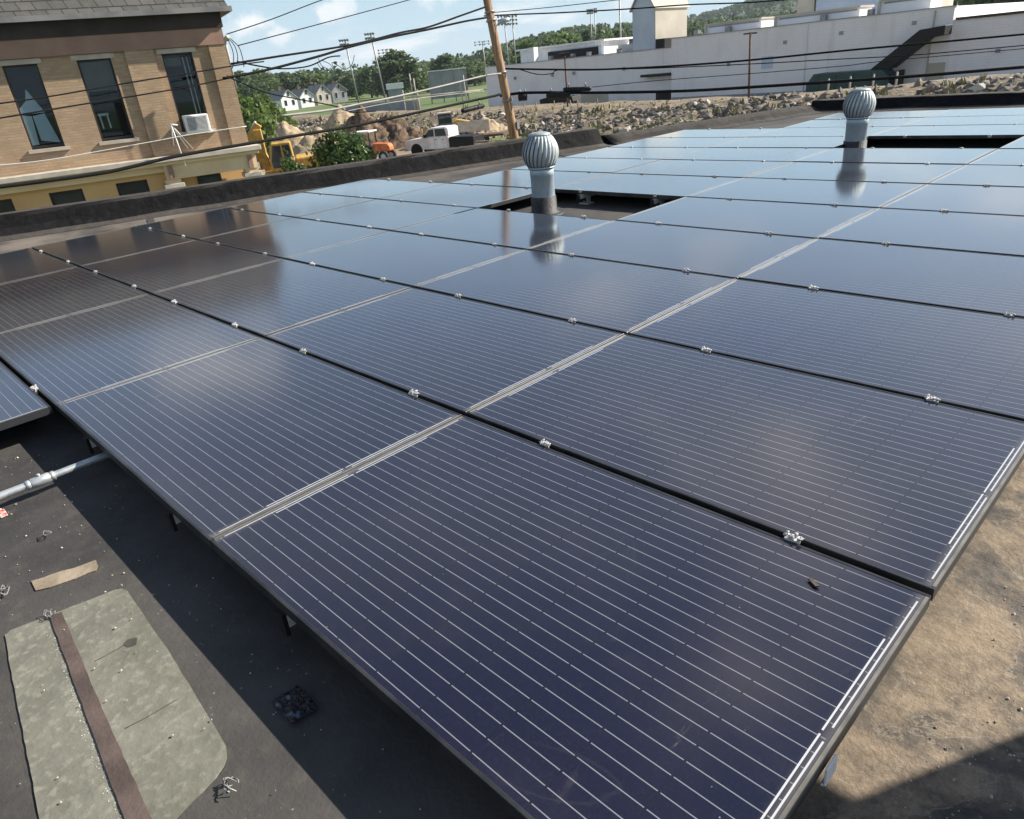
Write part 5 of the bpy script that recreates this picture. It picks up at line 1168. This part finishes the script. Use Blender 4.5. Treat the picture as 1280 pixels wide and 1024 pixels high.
# flatbed trailer
p = at_far(587, 194, 61.5); tl = thing('flatbed_trailer', 'rusty flatbed trailer with a white side board near the utility pole', 'trailer', (p.x, p.y, G), face(588) - .12)
b = MB(); b.box(-2.2, 3.0, -.9, .9, .65, .82); b.box(-2.2, -2.0, -.9, .9, .2, .65); b.build('bed', M['rust'], tl)
b = MB(); b.box(-.6, 1.95, -.96, -.905, 1.15, 1.95); b.build('side_board', M['limestone'], tl); b = MB()
for u in (-2.1, -1.0, -.3): b.box(u - .05, u + .05, -.9, -.8, .82, 1.9)
b.box(-2.2, -.25, -.895, -.815, 1.2, 1.3); b.box(-2.2, -.25, -.895, -.815, 1.6, 1.7); b.build('stake_rack', M['rust'], tl)
for u in (.4, 1.3):
    for v in (-.75, .75): wheel(tl, u, v, .38, .24, 1)
def boards(px, py, D, label, n, L_, mat, seed, name='board_stack'):
    p = at_far(px, py, D); rn = random.Random(seed); b = MB()
    for k in range(n):
        a = rn.uniform(-.5, .5); z = .08 + .1 * k; b.bar((-L_ / 2 * math.cos(a), -L_ / 2 * math.sin(a), z + rn.uniform(0, .2)), (L_ / 2 * math.cos(a), L_ / 2 * math.sin(a), z + rn.uniform(0, .25)), .18, .07)
    o = tag(b.build(name, M[mat], loc=(p.x, p.y, G)), label, 'board stack'); o.rotation_euler = (0, 0, face(px)); return o
boards(616, 190, 54, 'loose pile of weathered timber between the trailer and utility pole', 8, 2.6, 'board', 2)
boards(350, 214, 30, 'stack of grey weathered timber below the excavator', 16, 3.2, 'board', 3)
p = at_far(338, 205, 27.5); rb = thing('steel_fence', 'rusty brown steel barrier between brick building and bush', 'barrier', (p.x, p.y, G), face(350) + .1)
b = MB(); b.box(-.35, -.15, -.1, .1, 0, 2.0); b.box(2.2, 2.4, -.1, .1, 0, 1.9); b.build('post', M['rust'], rb); b = MB(); b.box(-.15, 2.2, -.05, .05, 1.45, 1.75); b.box(-.15, 2.2, -.05, .05, .8, 1.1); b.build('beam', M['rust'], rb)
p = at_far(352, 216, 29.0); b = MB(); b.box(-.7, .7, -.4, .4, 0, 1.15); o = tag(b.build('concrete_block', M['limestone'], loc=(p.x, p.y, G), bevel=.05), 'pale concrete block beside the rusty barrier near the bush', 'concrete block'); o.rotation_euler = (0, 0, face(352))
p = at_far(646, 176, 50); b = MB()
for k in range(5): b.lathe([(.02, 0), (.3 - .0 * k, .0), (.05, .7)], 10, (k * .5, 0, 0)) if k % 2 == 0 else None
b.box(-.6, 2.2, -.3, .3, 0, .35); tag(b.build('barrier_stack', M['orange'], loc=(p.x, p.y, G), bevel=.03), 'bright orange barrier pile at the foot of the utility pole', 'barrier')
p = at_far(701, 138, 84); cr_o = thing('parked_car', 'dark parked car before the pale factory wall', 'car', (p.x, p.y, p.z + .45), .15)
prof_body([(-2.1, .35), (-2.15, .8), (-1.2, .95), (2.0, .9), (2.15, .4)], -.85, .85, 'body', 'dark', cr_o); prof_body([(-1.3, .94), (-.6, 1.45), (.8, 1.47), (1.5, .93)], -.75, .75, 'cabin', 'glassdark', cr_o)
for xx in (-1.3, 1.3):
    for yy in (-.75, .75): wheel(cr_o, xx, yy, .32, .2, 1)
for s_ in (-1, 1): b = MB(); b.box(-2.2, -2.1, s_ * .55 - .15, s_ * .55 + .15, .6, .74); b.build('headlight', M['galv'], cr_o)

# leafy bush in front of the yard
def bush(px, py_top, py_bot, D, R, label, seed, n, ls):
    p = at_far(px, py_bot, D); q = at_far(px, py_top, D); rn = random.Random(seed); H = q.z - G
    k = thing('leafy_bush', label, 'bush', (p.x, p.y, G), 0, 'leafy bushes at the yard edge'); b = LeafMesh()
    zc_ = H - R * .95
    for c_ in range(n):
        d = Vector((rn.gauss(0, 1), rn.gauss(0, 1), rn.gauss(0, 1))).normalized() * rn.random() ** .4
        bulge = 1 + .28 * noise.noise(d * 2.3 + Vector((seed, 0, 0)))
        c0 = Vector((d.x * R * bulge, d.y * R * bulge, zc_ + d.z * R * .95 * bulge))
        for _ in range(10):
            v = Vector((rn.gauss(0, 1), rn.gauss(0, 1), rn.gauss(0, 1))).normalized() * rn.uniform(.05, .2) * R; leaf(b, c0 + v, ls * rn.uniform(.6, 1.3), rn, .5)
        if c_ % 3 == 0: leaf(b, Vector((c0.x * .9, c0.y * .9, max(.1, zc_ - R * rn.uniform(.3, 1.6)))), ls * 1.2, rn, .6)
    for s_ in range(5):                            # shoots sticking out of the top
        a = rn.uniform(0, 6.28)
        for m in range(14): leaf(b, Vector((math.cos(a) * R * .3 * (1 + m * .03), math.sin(a) * R * .3, H - .12 + .035 * m * (1 if s_ == 0 else .45))) + Vector((rn.gauss(0, .07), rn.gauss(0, .07), 0)), ls * .9, rn, .5)
    b.build('foliage', M['leaf_bush'], k)
    b = MB()
    for s_ in range(6): a = s_ * 1.05; b.tube([(math.cos(a) * .1, math.sin(a) * .1, 0), (math.cos(a) * R * .3, math.sin(a) * R * .3, H * .4), (math.cos(a) * R * .45, math.sin(a) * R * .45, H * .75)], [.045, .03, .012], 6)
    b.build('stems', M['bark'], k)
bush(430, 163, 215, 25, 1.05, 'large glossy green leafy bush rising behind the parapet', 21, 420, .17)
bush(366, 200, 222, 24.5, .45, 'small dark green bush low beside the pale concrete block', 23, 110, .12)

# unseen stand-in for an unknown shadow caster; its chimney form is invented
ch = thing('shadow_caster', 'unseen square brick stack added off frame to cast the lower right shadow', 'chimney', (3.03, 1.98, 0))
b = MB(); b.box(-.38, .38, -.38, .38, .001, 1.5); b.build('stack', M['brick'], ch); b = MB(); b.box(-.44, .44, -.44, .44, 1.502, 1.58); b.build('cap', M['limestone'], ch, bevel=.01); b = MB(); b.lathe([(.12, 1.582), (.11, 1.8)], 16); b.build('flue', M['rust'], ch)

# ================================================================== air
hzm = bpy.data.materials.new('summer_haze'); hzm.use_nodes = True; hn = hzm.node_tree; hn.nodes.clear()
pv = hn.nodes.new('ShaderNodeVolumePrincipled'); pv.inputs['Color'].default_value = (.78, .88, 1, 1); pv.inputs['Density'].default_value = .00011
ho = hn.nodes.new('ShaderNodeOutputMaterial'); hn.links.new(pv.outputs[0], ho.inputs['Volume'])
b = MB(); b.box(-4200, 4200, -3200, 5200, G - 1.6, 190); tag(b.build('haze', hzm), kind='stuff')
